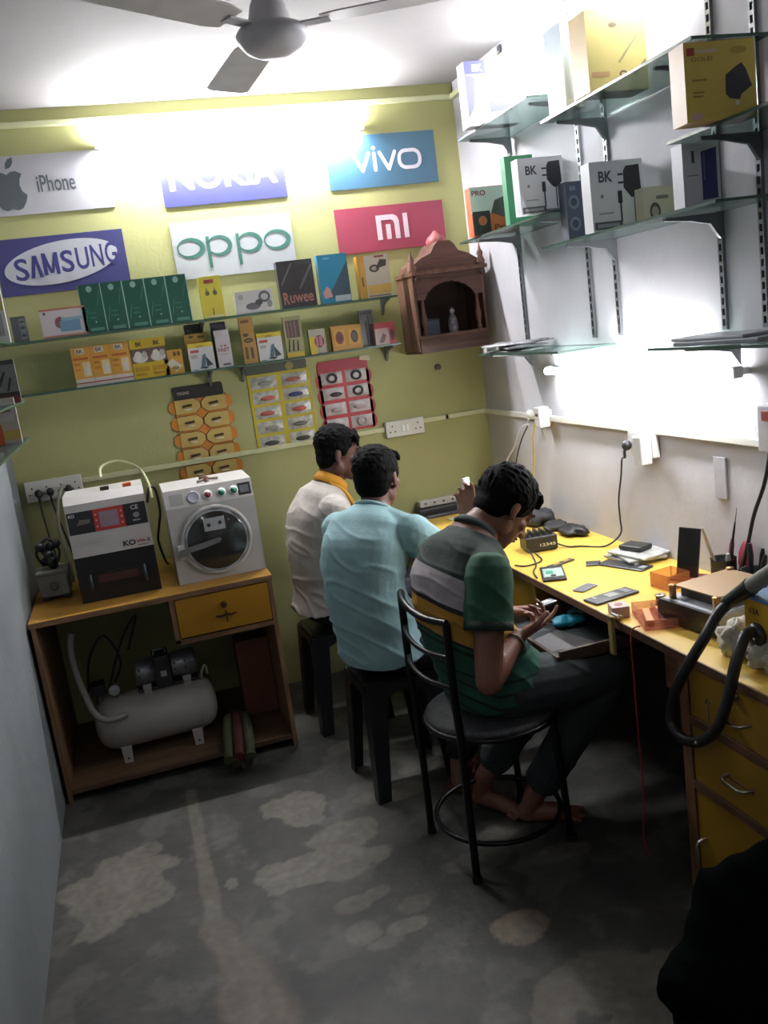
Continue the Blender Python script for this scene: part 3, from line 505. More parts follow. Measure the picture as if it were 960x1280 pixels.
# ---------------------------------------------------------------- sockets
def socket(label,c,w,h,n,axis='back',dark=0):
    t=thing('wall_socket',label,'socket',c,0 if axis=='back' else -PI/2)
    MB().rbox((-w/2,-.028,-h/2),(w/2,0,h/2),M('d4d3cb',.4,0,.03,9),.005).build('housing',t)
    for i in range(n):
        x=-w/2+w*(i+.5)/n; g=MB(); hm=M('3a3836',.5)
        if i==1 and n==3:
            for s in (-1,1): g.rbox((x+s*.011-.008,-.034,-.018),(x+s*.011+.008,-.028,.018),M('efeee8',.3),.002)
            g.build('switch',t); continue
        for dx,dz in ((0,.016),(-.013,-.012),(.013,-.012)): g.cyl((x+dx,-.0285,dz),(x+dx,-.0292,dz),.0042,hm,n=8)
        g.build('socket_face',t)
    return t
socket('white twin socket block right of the red cable card',(1.355,4.299,1.203),.205,.082,3)
socket('long white socket strip above the black machine with three black plugs',(-.347,4.299,1.193),.25,.095,4)
PLG=M('26272a',.5)
def plug(label,p,out,rz=0,col=PLG,l=.04,drop=.03):
    t=thing('power_plug',label,'plug',p,rz); g=MB(); g.ell((0,-.018,0),(.017,.02,.02),col,12); g.build('body',t); g=MB(); g.tube([(0,-.026,-.01),(0,-.03,-.025),(0,-.03,-.045)],.0055,col,8); g.build('strain_relief',t); return t
def cable(label,pts,r,col,name='cable',cat='cable'):
    g=MB(); g.tube(spline(pts,7),r,col,8); return tag(g.build(name),label,cat)
for x,lb in ((-.415,'black plug in the leftmost hole of the left wall socket'),(-.365,'black plug second from the left in the left wall socket'),(-.285,'black plug at the right of the left wall socket')): plug(lb,(x,4.27,1.185),0)
cable('black cable hanging from the leftmost plug to the grey stabilizer',[(-.415,4.24,1.145),(-.412,4.22,1.08),(-.40,4.18,.98),(-.385,4.12,.92),(-.375,4.07,.918)],.0045,PLG)
cable('black cable hanging behind the black and white machine',[(-.365,4.24,1.145),(-.35,4.22,1.06),(-.325,4.2,.93),(-.31,4.18,.82),(-.31,4.17,.779)],.0045,PLG)
cable('pale thick cable curving from the left wall socket down to the machine',[(-.30,4.24,1.20),(-.315,4.21,1.19),(-.34,4.17,1.12),(-.35,4.14,1.02),(-.335,4.1,.9),(-.33,4.08,.79)],.008,M('9a9884',.5))
cable('pale curved hose rising behind the black and white machine',[(-.13,4.0,1.24),(-.12,4.05,1.28),(-.05,4.1,1.29),(.03,4.08,1.25),(.06,4.0,1.19),(.065,3.96,1.12)],.006,M('b5b98a',.5))
# white wall sockets
t=thing('wall_socket','small white socket with adapters near the shrine corner','socket',(1.818,3.64,1.225),-PI/2)
MB().rbox((-.07,-.02,-.035),(.07,0,.035),M('d0cfc9',.4),.004).build('housing',t)
t=thing('charger_adapter','white cube charger plugged in with a yellow cable','adapter',(1.797,3.58,1.235),-PI/2)
MB().rbox((-.028,-.05,-.05),(.028,0,.04),M('e4e4e6',.3),.005).build('body',t); MB().box((-.012,-.0512,.0),(.012,-.05,.012),M('5a5c60',.4)).build('port',t)
plug('white plug with a white cable by the shrine corner',(1.797,3.71,1.235),0,-PI/2,M('d8d8d8',.4))
W_=M('d6d6d8',.4)
cable('white cable drooping from the corner plug to the desk',[(1.767,3.71,1.19),(1.75,3.76,1.17),(1.74,3.83,1.08),(1.73,3.92,1.0),(1.72,3.98,.88),(1.70,4.0,.748)],.004,W_)
cable('yellow cable hanging from the white cube charger',[(1.745,3.60,1.2),(1.74,3.62,1.14),(1.75,3.66,1.02),(1.74,3.7,.86),(1.72,3.72,.747)],.004,M('b8a83c',.4))
cable('thin black cable hanging beside the white cable',[(1.765,3.72,1.18),(1.76,3.8,1.1),(1.75,3.86,.98),(1.745,3.88,.8),(1.74,3.86,.747)],.003,PLG)
t=thing('wall_socket','white socket box below the glaring tube on the white wall','socket',(1.818,2.84,1.165),-PI/2)
MB().rbox((-.08,-.03,-.045),(.08,0,.045),M('d6d6d4',.4),.004).build('housing',t); MB().rbox((.02,-.075,-.065),(.075,-.03,.04),M('e2e2e2',.3),.005).build('adapter',t)
plug('black plug in the white socket box under the tube',(1.788,2.90,1.16),0,-PI/2)
cable('long black cable snaking down the white wall to the router',[(1.757,2.90,1.115),(1.775,2.95,1.1),(1.79,2.99,1.03),(1.795,3.03,.93),(1.80,3.04,.85),(1.79,3.03,.79),(1.73,3.05,.748),(1.66,3.12,.748),(1.62,3.15,.748),(1.59,3.2,.76),(1.575,3.25,.77)],.0035,PLG)
MB_=MB(); MB_.rbox((-.03,-.008,-.07),(.03,0,.07),M('a8a6ac',.5),.002); tag(MB_.build('switch_plate',None,(1.8195,2.425,1.085),-PI/2),'plain grey blank plate on the white wall over the phone','plate')
t=thing('switch_box','white and red switch box at the right photo edge','switch',(1.818,2.145,1.275),-PI/2)
MB().rbox((-.045,-.045,-.075),(.045,0,.065),M('c9c8ce',.4),.005).build('housing',t); MB().rbox((-.02,-.05,.02),(.015,-.045,.05),M('a04848',.4),.002).build('switch',t)
cable('black cable running down from the switch box behind the pen cups',[(1.80,2.17,1.20),(1.79,2.19,1.1),(1.78,2.23,1.0),(1.775,2.26,.9),(1.77,2.3,.80),(1.765,2.33,.748)],.006,PLG)
# ---------------------------------------------------------------- wooden shrine
WD='86503a'; W1=wood('6e4c3c','4a3026',.55,2,7); W2=wood('5f3e32','3f2820',.55,0,7); W3=M('3e2820',.7,0,.1,20)
t=thing('wooden_shrine','carved brown wooden wall shrine with a domed roof and dark arched niche','shrine',(1.595,4.299,1.56))
g=MB(); g.box((-.175,-.24,0),(.175,0,.012),W2); g.box((-.175,-.245,.012),(.175,-.235,.075),W2); g.box((-.178,-.25,.07),(.178,-.15,.082),W1); g.build('base',t)
for s in (-1,1): MB().box((s*.175-.006,-.235,.012),(s*.175+.006,-.002,.365),W1).build('side_panel',t)
MB().box((-.17,-.008,.012),(.17,-.002,.365),W3).build('back_panel',t)
for s in (-1,1):
    MB().lathe([(.012,.082),(.012,.10),(.007,.112),(.013,.13),(.016,.16),(.01,.19),(.007,.24),(.012,.262),(.014,.29),(.012,.31)],W1,(s*.14,-.225,0),n=14).build('pillar',t)
arch=[(-.168,.365),(-.168,.25),(-.128,.25)]+[(-.128+.256*k/16,.25+.075*abs(sin(PI*k/16))**.6*(1 if k%2 else .93)) for k in range(17)]+[(.168,.25),(.168,.365)]
MB().prism(arch[::-1],(0,-.225,0),X3,Z3,.014,W2).build('arch_panel',t)
g=MB(); g.box((-.188,-.262,.365),(.195,0,.382),W1); g.box((-.180,-.25,.350),(.185,-.0,.365),W2); g.build('cornice',t)
roof=[(-.18,0),(.18,0),(.165,.03),(.12,.06),(.07,.078),(.05,.11),(.03,.128),(-.03,.128),(-.05,.11),(-.07,.078),(-.12,.06),(-.165,.03)]
g=MB(); g.prism(roof,(0,-.03,.382),X3,Z3,.20,W2); g.build('roof',t)
MB().lathe([(.045,.50),(.05,.52),(.038,.54),(.02,.552),(.01,.565),(0,.57)],M('8c4a4a',.5),(0,-.13,0),n=18).build('dome',t)
for s in (-1,1): MB().lathe([(.018,.382),(.022,.40),(.012,.42),(.016,.435),(.007,.455),(0,.49)],W1,(s*.175,-.235,0),n=12).build('finial',t)
for s in (-1,1): MB().cyl((s*.165,-.263,.345),(s*.165,-.275,.345),.012,W3,n=10).build('knob',t)
g=MB(); g.rbox((-.115,-.226,.01),(-.0,-.20,.0745),W1,.003); g.build('front_tray',t)
g=MB(); g.cyl((.045,-.12,.013),(.045,-.12,.05),.022,M('3a3034',.4),n=14); g.ell((.045,-.12,.11),(.026,.02,.062),M('9c9aa0',.3,.2,.4,60),14); g.ell((.045,-.12,.185),(.014,.014,.018),M('a5a3a8',.3,.2),12); tag(g.build('figurine',None,(1.595,4.299,1.56)),'small silvery figurine standing inside the wooden shrine','figurine')
g=MB(); g.box((-.075,-.06,.013),(-.0,-.05,.16),M('2c3038',.3)); g.box((-.07,-.0605,.02),(-.005,-.06,.15),M('4a5a6a',.3)); tag(g.build('picture_card',None,(1.595,4.299,1.56)),'dark small picture card leaning inside the wooden shrine','picture')
g=MB(); g.cyl((0,0,0),(0,-.012,0),.016,M('4a3430',.5),n=14); g.ell((0,-.014,0),(.011,.004,.011),M('5c4440',.5),10); tag(g.build('wall_hook',None,(1.575,4.2995,1.478)),'round dark wooden hook on the green wall under the shrine','hook')
# ================================================================ LEFT CABINET AND MACHINES
EDW=wood('8a6848','6a4c34',.6,0,8); EDV=wood('8a6848','6a4c34',.6,2,8); YEL=M('ad7a1c',.35,0,.05,5); TOPY=M('a3782e',.4,0,.12,6); INW=wood('6a5038','4c3828',.7,0,5)
ZT=.772
t=thing('open_cabinet','low wooden cabinet with a yellow drawer holding the compressor','cabinet',(-.484,3.585,0))
W=.955; D=.70
MB().box((0,0,.0),(.018,D,ZT-.022),EDV).build('side_panel',t); MB().box((W-.018,0,0),(W,D,ZT-.022),EDV).build('side_panel',t)
g=MB(); g.box((-.004,-.008,ZT-.022),(W+.004,D,ZT-.002),EDW); g.box((-.004,-.006,ZT-.002),(W+.004,D,ZT),TOPY); g.build('top_panel',t)
MB().box((.018,0,.035),(W-.018,D,.055),INW).build('bottom_shelf',t)
MB().box((.53,0,.56),(.55,D*.8,ZT-.022),EDV).build('divider',t); MB().box((.53,0,.556),(W-.018,.5,.576),EDW).build('drawer_shelf',t)
d=MB().rbox((.553,-.004,.582),(W-.021,.45,ZT-.028),YEL,.002).build('drawer',t)
g=MB(); g.cyl((.745,-.004,.69),(.745,-.02,.69),.013,M('6a5c48',.35,.8),n=14); g.cyl((.745,-.02,.69),(.745,-.026,.69),.008,M('4a3c30',.4,.6),n=12); g.build('knob',d)
BRS=M('5c4630',.4,.6); g=MB(); g.prism([(-.045,-.002),(-.02,-.008),(0,-.004),(.02,-.008),(.045,-.002),(.04,.004),(.02,.002),(0,.008),(-.02,.002),(-.04,.004)],(.748,-.008,.645),X3,Z3,.003,BRS)
g.prism([(-.003,-.03),(.003,-.03),(.003,.02),(-.003,.02)],(.748,-.0115,.645),X3,Z3,.003,BRS); g.build('handle',d)
# autoclave
WM=M('b9b6b2',.35,0,.04,6); GR=M('a9abac',.4); DK=M('2c2c2e',.3)
ov=thing('bubble_removal_oven','white bench machine with a round dark glass door and coloured buttons','machine',(.106,3.70,ZT+.001))
w_=.366; dp=.36
prof=[(0,0),(dp,0),(dp,.39),(.27,.40),(.03,.395),(.0,.322)]
g=MB(); g.prism([(a,b) for a,b in prof],(0,0,0),Y3,Z3,w_,WM); g.build('body',ov)
sl=Vector((0,.03,.073)).normalized(); nrm=Vector((0,-.073,.03)).normalized()
def onp(x,s,o=0): return Vector((x,0,.322))+sl*s+nrm*(.0006+o)
MB().flat([(.02,.012),(.075,.012),(.075,.06),(.02,.06)],onp(0,0),X3,sl,M('9c9c98',.4)).build('left_display',ov)
g=MB(); g.lathe([(.0,.004),(.02,.004),(.024,.006),(.026,.004),(.026,0)],M('b5b8c4',.25,.3),onp(.118,.036),nrm,24); g.build('pressure_gauge',ov)
for x,c in ((.178,'7a3038'),(.235,'1f6f58'),(.287,'1f6f58')):
    g=MB(); g.lathe([(.019,0),(.019,.004),(.014,.005)],M('d8d8d4',.3,.3),onp(x,.036),nrm,20); g.lathe([(.014,.004),(.013,.009),(0,.0105)],M(c,.35),onp(x,.036),nrm,20); g.build('button',ov)
dd=MB().flat([(.305,.01),(.358,.01),(.358,.062),(.305,.062)],onp(0,0),X3,sl,DK).build('temperature_display',ov)
MB().flat([(.313,.02),(.35,.02),(.35,.052),(.313,.052)],onp(0,0,.0006),X3,sl,M('6a6c70',.3)).build('screen',dd)
cx,cz=.183,.165; 
g=MB(); g.lathe([(.134,.0),(.146,.001),(.149,.005),(.147,.009),(.14,.011),(.134,.011),(.133,.006)],WM,(cx,0,cz),(0,-1,0),56); g.build('door_ring',ov)
g=MB(); tooth=[]
for k in range(8):
    a0=2*PI*k/8+.2
    for j in range(7): a=a0+j*2*PI/8/7; r=.133 if j<4 else .127; tooth.append((r*cos(a),r*sin(a)))
g.prism(tooth,(cx,-.008,cz),X3,Z3,.006,GR); o=g.build('locking_ring',ov)
g=MB(); g.lathe([(.123,.014),(.119,.017),(0,.019)],M('302f2d',.12,0,.15,12,coat=.5),(cx,0,cz),(0,-1,0),48); g.build('door_glass',ov)
g=MB(); g.box((cx-.045,-.024,cz+.045),(cx+.042,-.0195,cz+.098),GR); g.cyl((cx-.025,-.025,cz+.07),(cx-.025,-.0245,cz+.07),.008,DK,n=12); g.cyl((cx+.022,-.025,cz+.074),(cx+.022,-.0245,cz+.074),.008,DK,n=12); g.build('warning_plate',ov)
g=MB(); g.prism([(-.165,-.04),(-.16,-.012),(.0,.012),(.012,.012),(.016,.004),(.008,-.006),(-.05,-.018),(-.13,-.03),(-.14,-.042)],(cx,-.028,cz),X3,Z3,.010,M('6f706e',.4)); g.build('door_handle',ov)
g=MB(); g.rbox((cx-.168,-.032,cz-.055),(cx-.142,0,cz+.005),WM,.003); g.build('hinge',ov)
g=MB(); g.cyl((.19,.11,.4),(.19,.11,.418),.012,M('7a5c4a',.4,.5),n=12); g.tube([(.15,.10,.404),(.19,.11,.41),(.24,.13,.404)],.006,M('6a5c54',.4,.6),8); g.rbox((.165,.16,.398),(.2,.18,.415),M('5a3c34',.5),.003); g.build('valve',ov)
# lamination machine
lm=thing('laminating_machine','black and white bench machine with a red touch panel','machine',(-.285,3.72,ZT+.001))
w_=.318; BK_=M('161616',.4,0,.1,8); 
g=MB(); g.prism([(0,0),(.30,0),(.30,.19),(.0,.19)],(.0,0,0),Y3,Z3,w_,BK_); g.build('base',lm)
g=MB(); g.prism([(.0,.19),(.30,.19),(.30,.43),(.06,.437),(.02,.405)],(0,0,0),Y3,Z3,w_,WM); g.build('cover',lm)
v=Vector((0,.02,.215)).normalized(); nn=Vector((0,-.215,.02)).normalized(); o=Vector((0,0,.19))+nn*.0008
g=MB(); g.flat([(0.004,.095),(w_-.004,.095),(w_-.004,.185),(.004,.185)],o,X3,v,M('202224',.35)); g.build('front_label',lm)
g=MB(); g.flat([(.105,.095),(.225,.095),(.225,.185),(.105,.185)],o+nn*.0004,X3,v,M('a8302c',.35)); 
for z in (.115,.14,.163):
    for x in (.115,.215): g.flat(ellp(x,z,.004,.004,10),o+nn*.0008,X3,v,M('c9a080',.4))
rp=g.build('control_panel',lm); g=MB(); g.flat([(.128,.108),(.202,.108),(.202,.172),(.128,.172)],o+nn*.0008,X3,v,M('8a7c88',.25)); g.build('screen',rp)
g=MB(); g.text('KO',o+nn*.0008,X3,v,.01,.165,.034,.178,M('c9c9c9',.4),.03); g.flat([(.035,.13),(.09,.135),(.092,.15),(.05,.152)],o+nn*.0008,X3,v,M('6a6258',.4)); g.text('CE',o+nn*.0008,X3,v,.255,.158,.285,.176,M('c9c9c9',.4),.01); g.flat(ellp(.272,.135,.013,.011,14),o+nn*.0008,X3,v,M('8a8c8c',.4)); g.flat([(.255,.11),(.285,.11),(.285,.117),(.255,.117)],o+nn*.0008,X3,v,M('8a8c8c',.4)); g.build('label_print',lm)
g=MB(); g.text('KO',o+nn*.0005,X3,v,.2,.014,.25,.037,M('26262a',.4),.035); g.text('via.ij',o+nn*.0005,X3,v,.253,.016,.308,.035,M('8a2434',.4),.02); g.flat([(.255,.009),(.3,.009),(.3,.0115),(.255,.0115)],o+nn*.0005,X3,v,M('8a2434',.4)); g.build('maker_lettering',lm)
g=MB(); g.flat([(.012,.06),(.14,.066),(.14,.063),(.012,.057)],o+nn*.0005,X3,v,M('a5a5a8',.4)); g.flat([(.012,.05),(.12,.055),(.12,.052),(.012,.047)],o+nn*.0005,X3,v,M('a5a5a8',.4)); g.build('small_print',lm)
g=MB(); g.box((.06,-.012,.06),(.26,0,.12),M('1c1a1a',.3)); g.box((.08,-.0135,.075),(.24,-.012,.108),M('4a2c28',.3)); g.build('tray_slot',lm)
for x in (.05,.265): MB().tube([(x,-.002,.05),(x,-.028,.06),(x,-.03,.105),(x,-.002,.115)],.006,M('3c4a50',.4,.3),8).build('tray_handle',lm)
for x,c in ((.15,'3a2826'),(.24,'c8643c')): MB().rbox((x,.07,.436),(x+.035,.1,.452),M(c,.4),.003).build('switch',lm)
for k,(dz,r) in enumerate(((.0,.05),(.02,.042))): pass
cable('coiled black hose at the right side of the black and white machine',[(.042,3.98,1.10),(.06,3.98,1.16),(.085,4.0,1.15),(.09,4.02,1.05),(.075,4.05,.98),(.06,4.1,.90),(.075,4.12,.80),(.085,4.13,.779)],.006,PLG,'hose','hose')
# stabiliser with black plug heap
st=thing('voltage_stabilizer','grey little stabilizer box at the cabinet top’s left end'.replace('’',"'"),'stabilizer',(-.395,3.95,ZT+.001))
g=MB(); g.rbox((-.062,-.06,.012),(.062,.07,.115),M('8c8d86',.5,0,.08,12),.012,3); g.rbox((-.066,-.064,.105),(.066,.074,.125),M('7e7f79',.5),.006); g.build('housing',st)
for s in (-1,1): MB().rbox((s*.04-.015,-.05,0),(s*.04+.015,.06,.014),M('3a3a38',.6),.003).build('foot',st)
g=MB(); g.lathe([(.018,0),(.018,.004),(.012,.006),(0,.006)],M('6c6a62',.4),(0,-.061,.06),(0,-1,0),18); g.build('dial',st)
g=MB(); rr=random.Random(5)
for k in range(9): g.ell((rr.uniform(-.035,.035),rr.uniform(-.02,.04),.143+rr.uniform(0,.09)*(1-k*.04)),(.022,.02,.02),M('202426',.45),10)
g.tube(spline([(-.03,0,.14),(-.05,0,.2),(.0,.02,.25),(.04,.02,.2),(.03,0,.15)],6),.006,M('202426',.45),8); o=g.build('plug_adapter',None,(-.395,3.95,ZT+.001)); tag(o,'heap of black plugs and cords on top of the grey stabilizer','plug')
# compressor
CW=M('b0aca6',.45,0,.06,6); SIL=M('8a8c90',.3,.7,.1,20); CB=M('26262a',.5)
cp=thing('air_compressor','cream tank air compressor with silver motor inside the open cabinet','compressor',(-.085,3.83,.055),.02)
R=.118; zc=.150; g=MB(); prof=[(0,-.262),(.05,-.257),(.085,-.243),(.108,-.215),(R,-.18),(R,.18),(.108,.215),(.085,.243),(.05,.257),(0,.262)]
g.lathe(prof,CW,(0,0,zc),(1,0,0),40); g.build('tank',cp)
g=MB(); g.lathe([(R+.0008,-.1815),(R+.0015,-.18),(R+.0008,-.1785)],CW,(0,0,zc),(1,0,0),40); g.lathe([(R+.0008,.1785),(R+.0015,.18),(R+.0008,.1815)],CW,(0,0,zc),(1,0,0),40); g.build('weld_seam',cp)
for x in (-.15,.15):
    for y in (-1,1): 
        g=MB(); g.prism([(-.018,0),(.018,0),(.022,.075),(-.022,.075)],(x,y*.112,0),X3,Z3,.004,CW); g.cyl((x,y*.112-.005,.02),(x,y*.112-.006,.02),.005,CB,n=8); g.build('foot',cp)
for x in (-.02,.15): MB().rbox((x-.018,-.05,zc+R*.84),(x+.018,-.038,zc+R+.03),CW,.003).build('bracket',cp)
g=MB(); zm=zc+R+.075
g.lathe([(0,-.13),(.05,-.13),(.058,-.12),(.058,-.045),(.05,-.04)],SIL,(.07,0,zm),(1,0,0),28); g.lathe([(.05,.02),(.058,.03),(.058,.12),(.05,.13),(0,.13)],SIL,(.07,0,zm),(1,0,0),28); g.build('motor_cylinder',cp)
g=MB(); g.rbox((.02,-.066,zm-.07),(.09,.066,zm+.07),CB,.006); g.build('motor_core',cp); MB().box((.045,-.0672,zm-.02),(.07,-.0665,zm+.005),M('b5a8a0',.5)).build('sticker',cp)
g=MB(); g.tube([(.03,-.02,zm+.07),(.03,-.02,zm+.09),(.08,-.02,zm+.09),(.08,-.02,zm+.07)],.005,SIL,8); g.build('carry_handle',cp)
g=MB(); 
for x in (-.045,.01,.105,.15): 
    for z in (-.01,.02): g.box((x,-.0585,zm+z),(x+.005,-.0565,zm+z+.014),CB)
g.build('vent_slot',cp)
g=MB(); g.rbox((-.06,-.05,zc+R),(.2,.05,zc+R+.012),CB,.003); g.build('mount_plate',cp)
g=MB(); g.cyl((-.155,-.03,zc+R-.015),(-.155,-.03,zc+R+.02),.008,SIL,n=10); g.lathe([(0,.018),(.021,.018),(.024,.012),(.024,0),(0,0)],M('b9bcc0',.2),(-.155,-.03,zc+R+.035),(0,-1,.0),24); g.build('pressure_gauge',cp)
g=MB(); g.cyl((-.22,-.01,zc+R-.035),(-.22,-.01,zc+R+.03),.012,SIL,n=10); g.rbox((-.25,-.04,zc+R+.02),(-.19,.04,zc+R+.07),CB,.005); g.build('pressure_switch',cp)
g=MB(); g.tube(spline([(-.275,-.05,.59),(-.288,-.06,.54),(-.288,-.075,.44),(-.268,-.10,.33),(-.245,-.118,.25),(-.205,-.125,.215),(-.16,-.130,.213),(-.12,-.124,.218)],8),.013,M('a5a198',.4),12); g.build('hose',cp)
g=MB(); g.tube(spline([(.21,-.02,zc+R-.035),(.215,-.03,zc+R+.02),(.235,-.03,zc+R+.05),(.24,-.03,zc+R+.01)],6),.005,M('b5b0a5',.4),8); g.build('drain_pipe',cp)
for i,pts in enumerate([[(-.36,4.0,.30),(-.33,3.99,.45),(-.25,3.98,.55),(-.2,3.98,.42),(-.24,3.97,.33)],[(-.28,4.0,.28),(-.18,4.02,.50),(-.10,4.02,.60),(-.16,4.02,.45)]]):
    cable(['black cable looping behind the compressor gauge','black cable hanging behind the silver motor'][i],pts,.005,CB)
# brown carton and tile bundle
o=MB().rbox((0,0,0),(.15,.12,.36),M('6a3c26',.7,0,.1,8),.003).build('carton',None,(.30,3.88,.057)); tag(o,'tall brown carton standing at the right inside the cabinet','carton')
t=thing('cloth_roll','green and red striped bundle sticking out of the cabinet bottom','bundle',(.225,3.60,.10),-.12)
for i,(x,z,c) in enumerate([(-.045,0,'4c5434'),(0,.008,'5c2c24'),(.045,-.002,'444f34'),(-.02,-.022,'4a4034'),(.03,-.026,'40382c')]):
    g=MB(); g.tube([(x,-.15,z-.03),(x*.95,.0,z),(x*.85,.18,z+.012)],[.021,.023,.022],M(c,.8,0,.2,30),10); g.build('roll',t)
# ================================================================ WORK DESK
DZ=.743; DX=1.32; DTOP=M('dcb650',.38,0,.05,3); DBR=wood('6a4a30','4c3424',.6,1,8); DBV=wood('7a5434','5a3c26',.6,2,8); DY=M('94701c',.4,0,.06,4)
t=thing('work_desk','long yellow workbench along the white wall with brown edges','desk',(DX,1.2,0))
L=YB-1.2-.002; g=MB(); g.box((.004,0,DZ-.004),(.499,L,DZ),DTOP); g.box((.004,0,DZ-.024),(.499,L,DZ-.004),DBR); g.box((-.0,-.0,DZ-.026),(.004,L,DZ-.001),DBR); g.build('desktop',t)
MB().box((.02,.796,.60),(.035,.885,DZ-.026),DBR).build('apron',t); MB().box((.02,1.721,.56),(.035,L-.021,DZ-.026),DY).build('apron',t)
MB().box((.02,.775,0),(.495,.795,DZ-.026),DBV).build('cabinet_side',t)
MB().box((.02,1.70,.52),(.495,1.72,DZ-.026),DY).build('divider',t); MB().box((.02,L-.02,0),(.495,L,DZ-.026),DBV).build('end_panel',t); MB().box((.485,.795,.0),(.495,L-.02,DZ-.026),M('2a2320',.85)).build('shade_board',t)  # dark rear board carried to the floor to stand in for under-desk shade
# cabinet frame (front faces the room)
MB().box((0,.755,0),(.02,.795,DZ-.026),DBV).build('front_post',t)
for z in (.545,.352): MB().box((0,0,z-.0),(.02,.755,z+.024),DBR).build('cross_rail',t)
MB().box((.0,-.0,.0),(.02,.755,.03),DBR).build('plinth',t)
CHR=M('b0a89c',.22,.9)
for z0,z1,hz in ((.571,.715,.638),(.378,.543,.462)):
    d=MB().rbox((.004,.30,z0),(.018,.752,z1),DY,.002).build('drawer',t)
    g=MB(); g.tube([(.004,.51,hz),(-.022,.515,hz),(-.028,.53,hz-.002),(-.028,.585,hz-.002),(-.022,.60,hz),(.004,.605,hz)],.005,CHR,10); g.build('handle',d)
    if z0>.5: g=MB(); g.lathe([(0,.014),(.012,.014),(.014,.0)],CHR,(.004,.562,.697),(-1,0,0),16); g.build('lock',d); g=MB(); g.box((-.03,.63,.61),(-.027,.634,.655),CHR); g.tube([(-.02,.632,.655),(-.032,.632,.66),(-.028,.632,.672)],.003,CHR,6); g.build('key',d)
    else: g=MB(); g.box((.003,.51,hz-.012),(.0042,.605,hz-.006),DBR); g.build('dark_strip',d)  # dark strip on the drawer face just below the handle
d=MB().rbox((.004,.30,.034),(.018,.752,.349),DY,.002).build('cabinet_door',t)
g=MB(); g.tube([(.004,.722,.11),(-.022,.722,.113),(-.026,.722,.125),(-.026,.722,.195),(-.022,.722,.207),(.004,.722,.21)],.005,CHR,10); g.build('handle',d)
# open drawer tray over the knees
DESK=t; t2=bpy.data.objects.new('open_drawer',None); C.objects.link(t2); t2.parent=DESK; t2.location=(1.14-DX,2.36-1.2,.615)
DIN=wood('4c3c2c','3a2c20',.7,1,7)
g=MB(); g.box((0,0,0),(.50,.44,.008),M('1c2426',.45,0,.1,8)); g.build('drawer_bottom',t2)
for a,b in (((0,0,-.025),(.012,.44,.03)),):
    MB().box(a,b,DIN).build('drawer_front',t2)
MB().box((.012,0,0),(.5,.012,.045),DIN).build('drawer_side',t2); MB().box((.012,.428,0),(.5,.44,.045),DIN).build('drawer_side',t2)
g=MB(); g.box((-.075,-.11,0),(.075,.11,.003),M('4c4a4a',.5,0,.08,20)); tag(g.build('grey_card',None,(1.235,2.50,.6235),.25),'grey card lying in the open drawer near the hand','card')
def lump(name,label,cat,c,r,m,seed=0,amp=.3,n=22,fr=4,rz=0):
    g=MB(); g.ell((0,0,0),r,m,n); rr=max(r)
    vs=[]
    for q in g.v:
        p=Vector(q); nn=noise.fractal(p/rr*fr*.5+Vector((seed,seed,0)),1,2,3); p*= (1+amp*nn); p.z=max(p.z,-r[2]*.7); vs.append(tuple(p))
    g.v=vs; o=g.build(name,None,(c[0],c[1],c[2]+r[2]*.7),rz); return tag(o,label,cat)
lump('blue_cloth','crumpled bright cyan cloth in the open drawer behind the grey card','cloth',(1.335,2.655,.6245),(.055,.04,.018),M('1f9cb8',.6),3,.5)
lump('blue_bag','dim teal plastic bag deep inside the open drawer','bag',(1.47,2.72,.6245),(.09,.05,.02),M('2c5c68',.3),5,.4)
# ---- desk items
def at(x,y,z=DZ): return on(x,y,2,z)
def slab(name,label,cat,quad_c,w,l,h,rz,m,extra=None,r=.003,z=DZ):
    t=thing(name,label,cat,(quad_c[0],quad_c[1],z+.0006),rz)
    MB().rbox((-w/2,-l/2,0),(w/2,l/2,h),m,min(r,h*.45)).build('body',t)
    if extra: extra(t,w,l,h)
    return t
BLK=M('26282a',.35,0,.1,30); GRB=M('3c3e3c',.4,0,.12,40)
def ex_open(t,w,l,h):
    g=MB(); g.box((-w*.42,-l*.32,h),(w*.42,l*.3,h+.001),M('a5b8ae',.3,0,.15,60)); g.build('circuit_board',t)
    g=MB(); g.box((-w*.3,-l*.1,h+.001),(w*.0,l*.1,h+.0022),M('3c9c80',.4)); g.box((-.01,-l*.3,h+.001),(.008,-l*.2,h+.003),BLK); g.build('chip',t)
slab('open_phone','opened phone with a whitish circuit board on the yellow desk','phone',(1.398,2.858),.085,.172,.009,-.396,BLK,ex_open)
t=slab('phone_shell','dark empty phone frame strip lying above the opened phone','frame',(1.487,2.965),.03,.125,.006,-1.25,GRB,lambda t,w,l,h:[MB().box((-w*.25,-l*.3+k*.05,h),(w*.25,-l*.3+k*.05+.03,h+.0008),M('a8842c',.5)).build('cutout',t) for k in range(2)])
slab('phone_battery','small grey phone battery with print near the desk edge','battery',(1.405,2.637),.045,.085,.006,-1.15,M('8a8c8c',.35),lambda t,w,l,h:MB().box((-w*.38,-l*.42,h),(w*.38,l*.42,h+.0006),M('5c5f66',.4,0,.15,80)).build('label',t))
def ex_back(t,w,l,h):
    g=MB(); g.box((-.02,-.02,h),(.018,.022,h+.001),M('b0b4b0',.25,.3)); g.build('shield_plate',t)
    g=MB(); g.box((-.03,.045,h),(.02,.07,h+.0012),M('6c7070',.35)); g.cyl((.0,.06,h),(.0,.06,h+.002),.006,M('8a8c8c',.3),n=10); g.box((-.025,-.065,h),(-.005,-.055,h+.001),M('9c9c98',.4)); g.build('board',t)
slab('gutted_phone','dark phone midframe with a silver plate, nearest the desk edge','phone',(1.425,2.50),.072,.178,.008,-1.42,GRB,ex_back,.004)
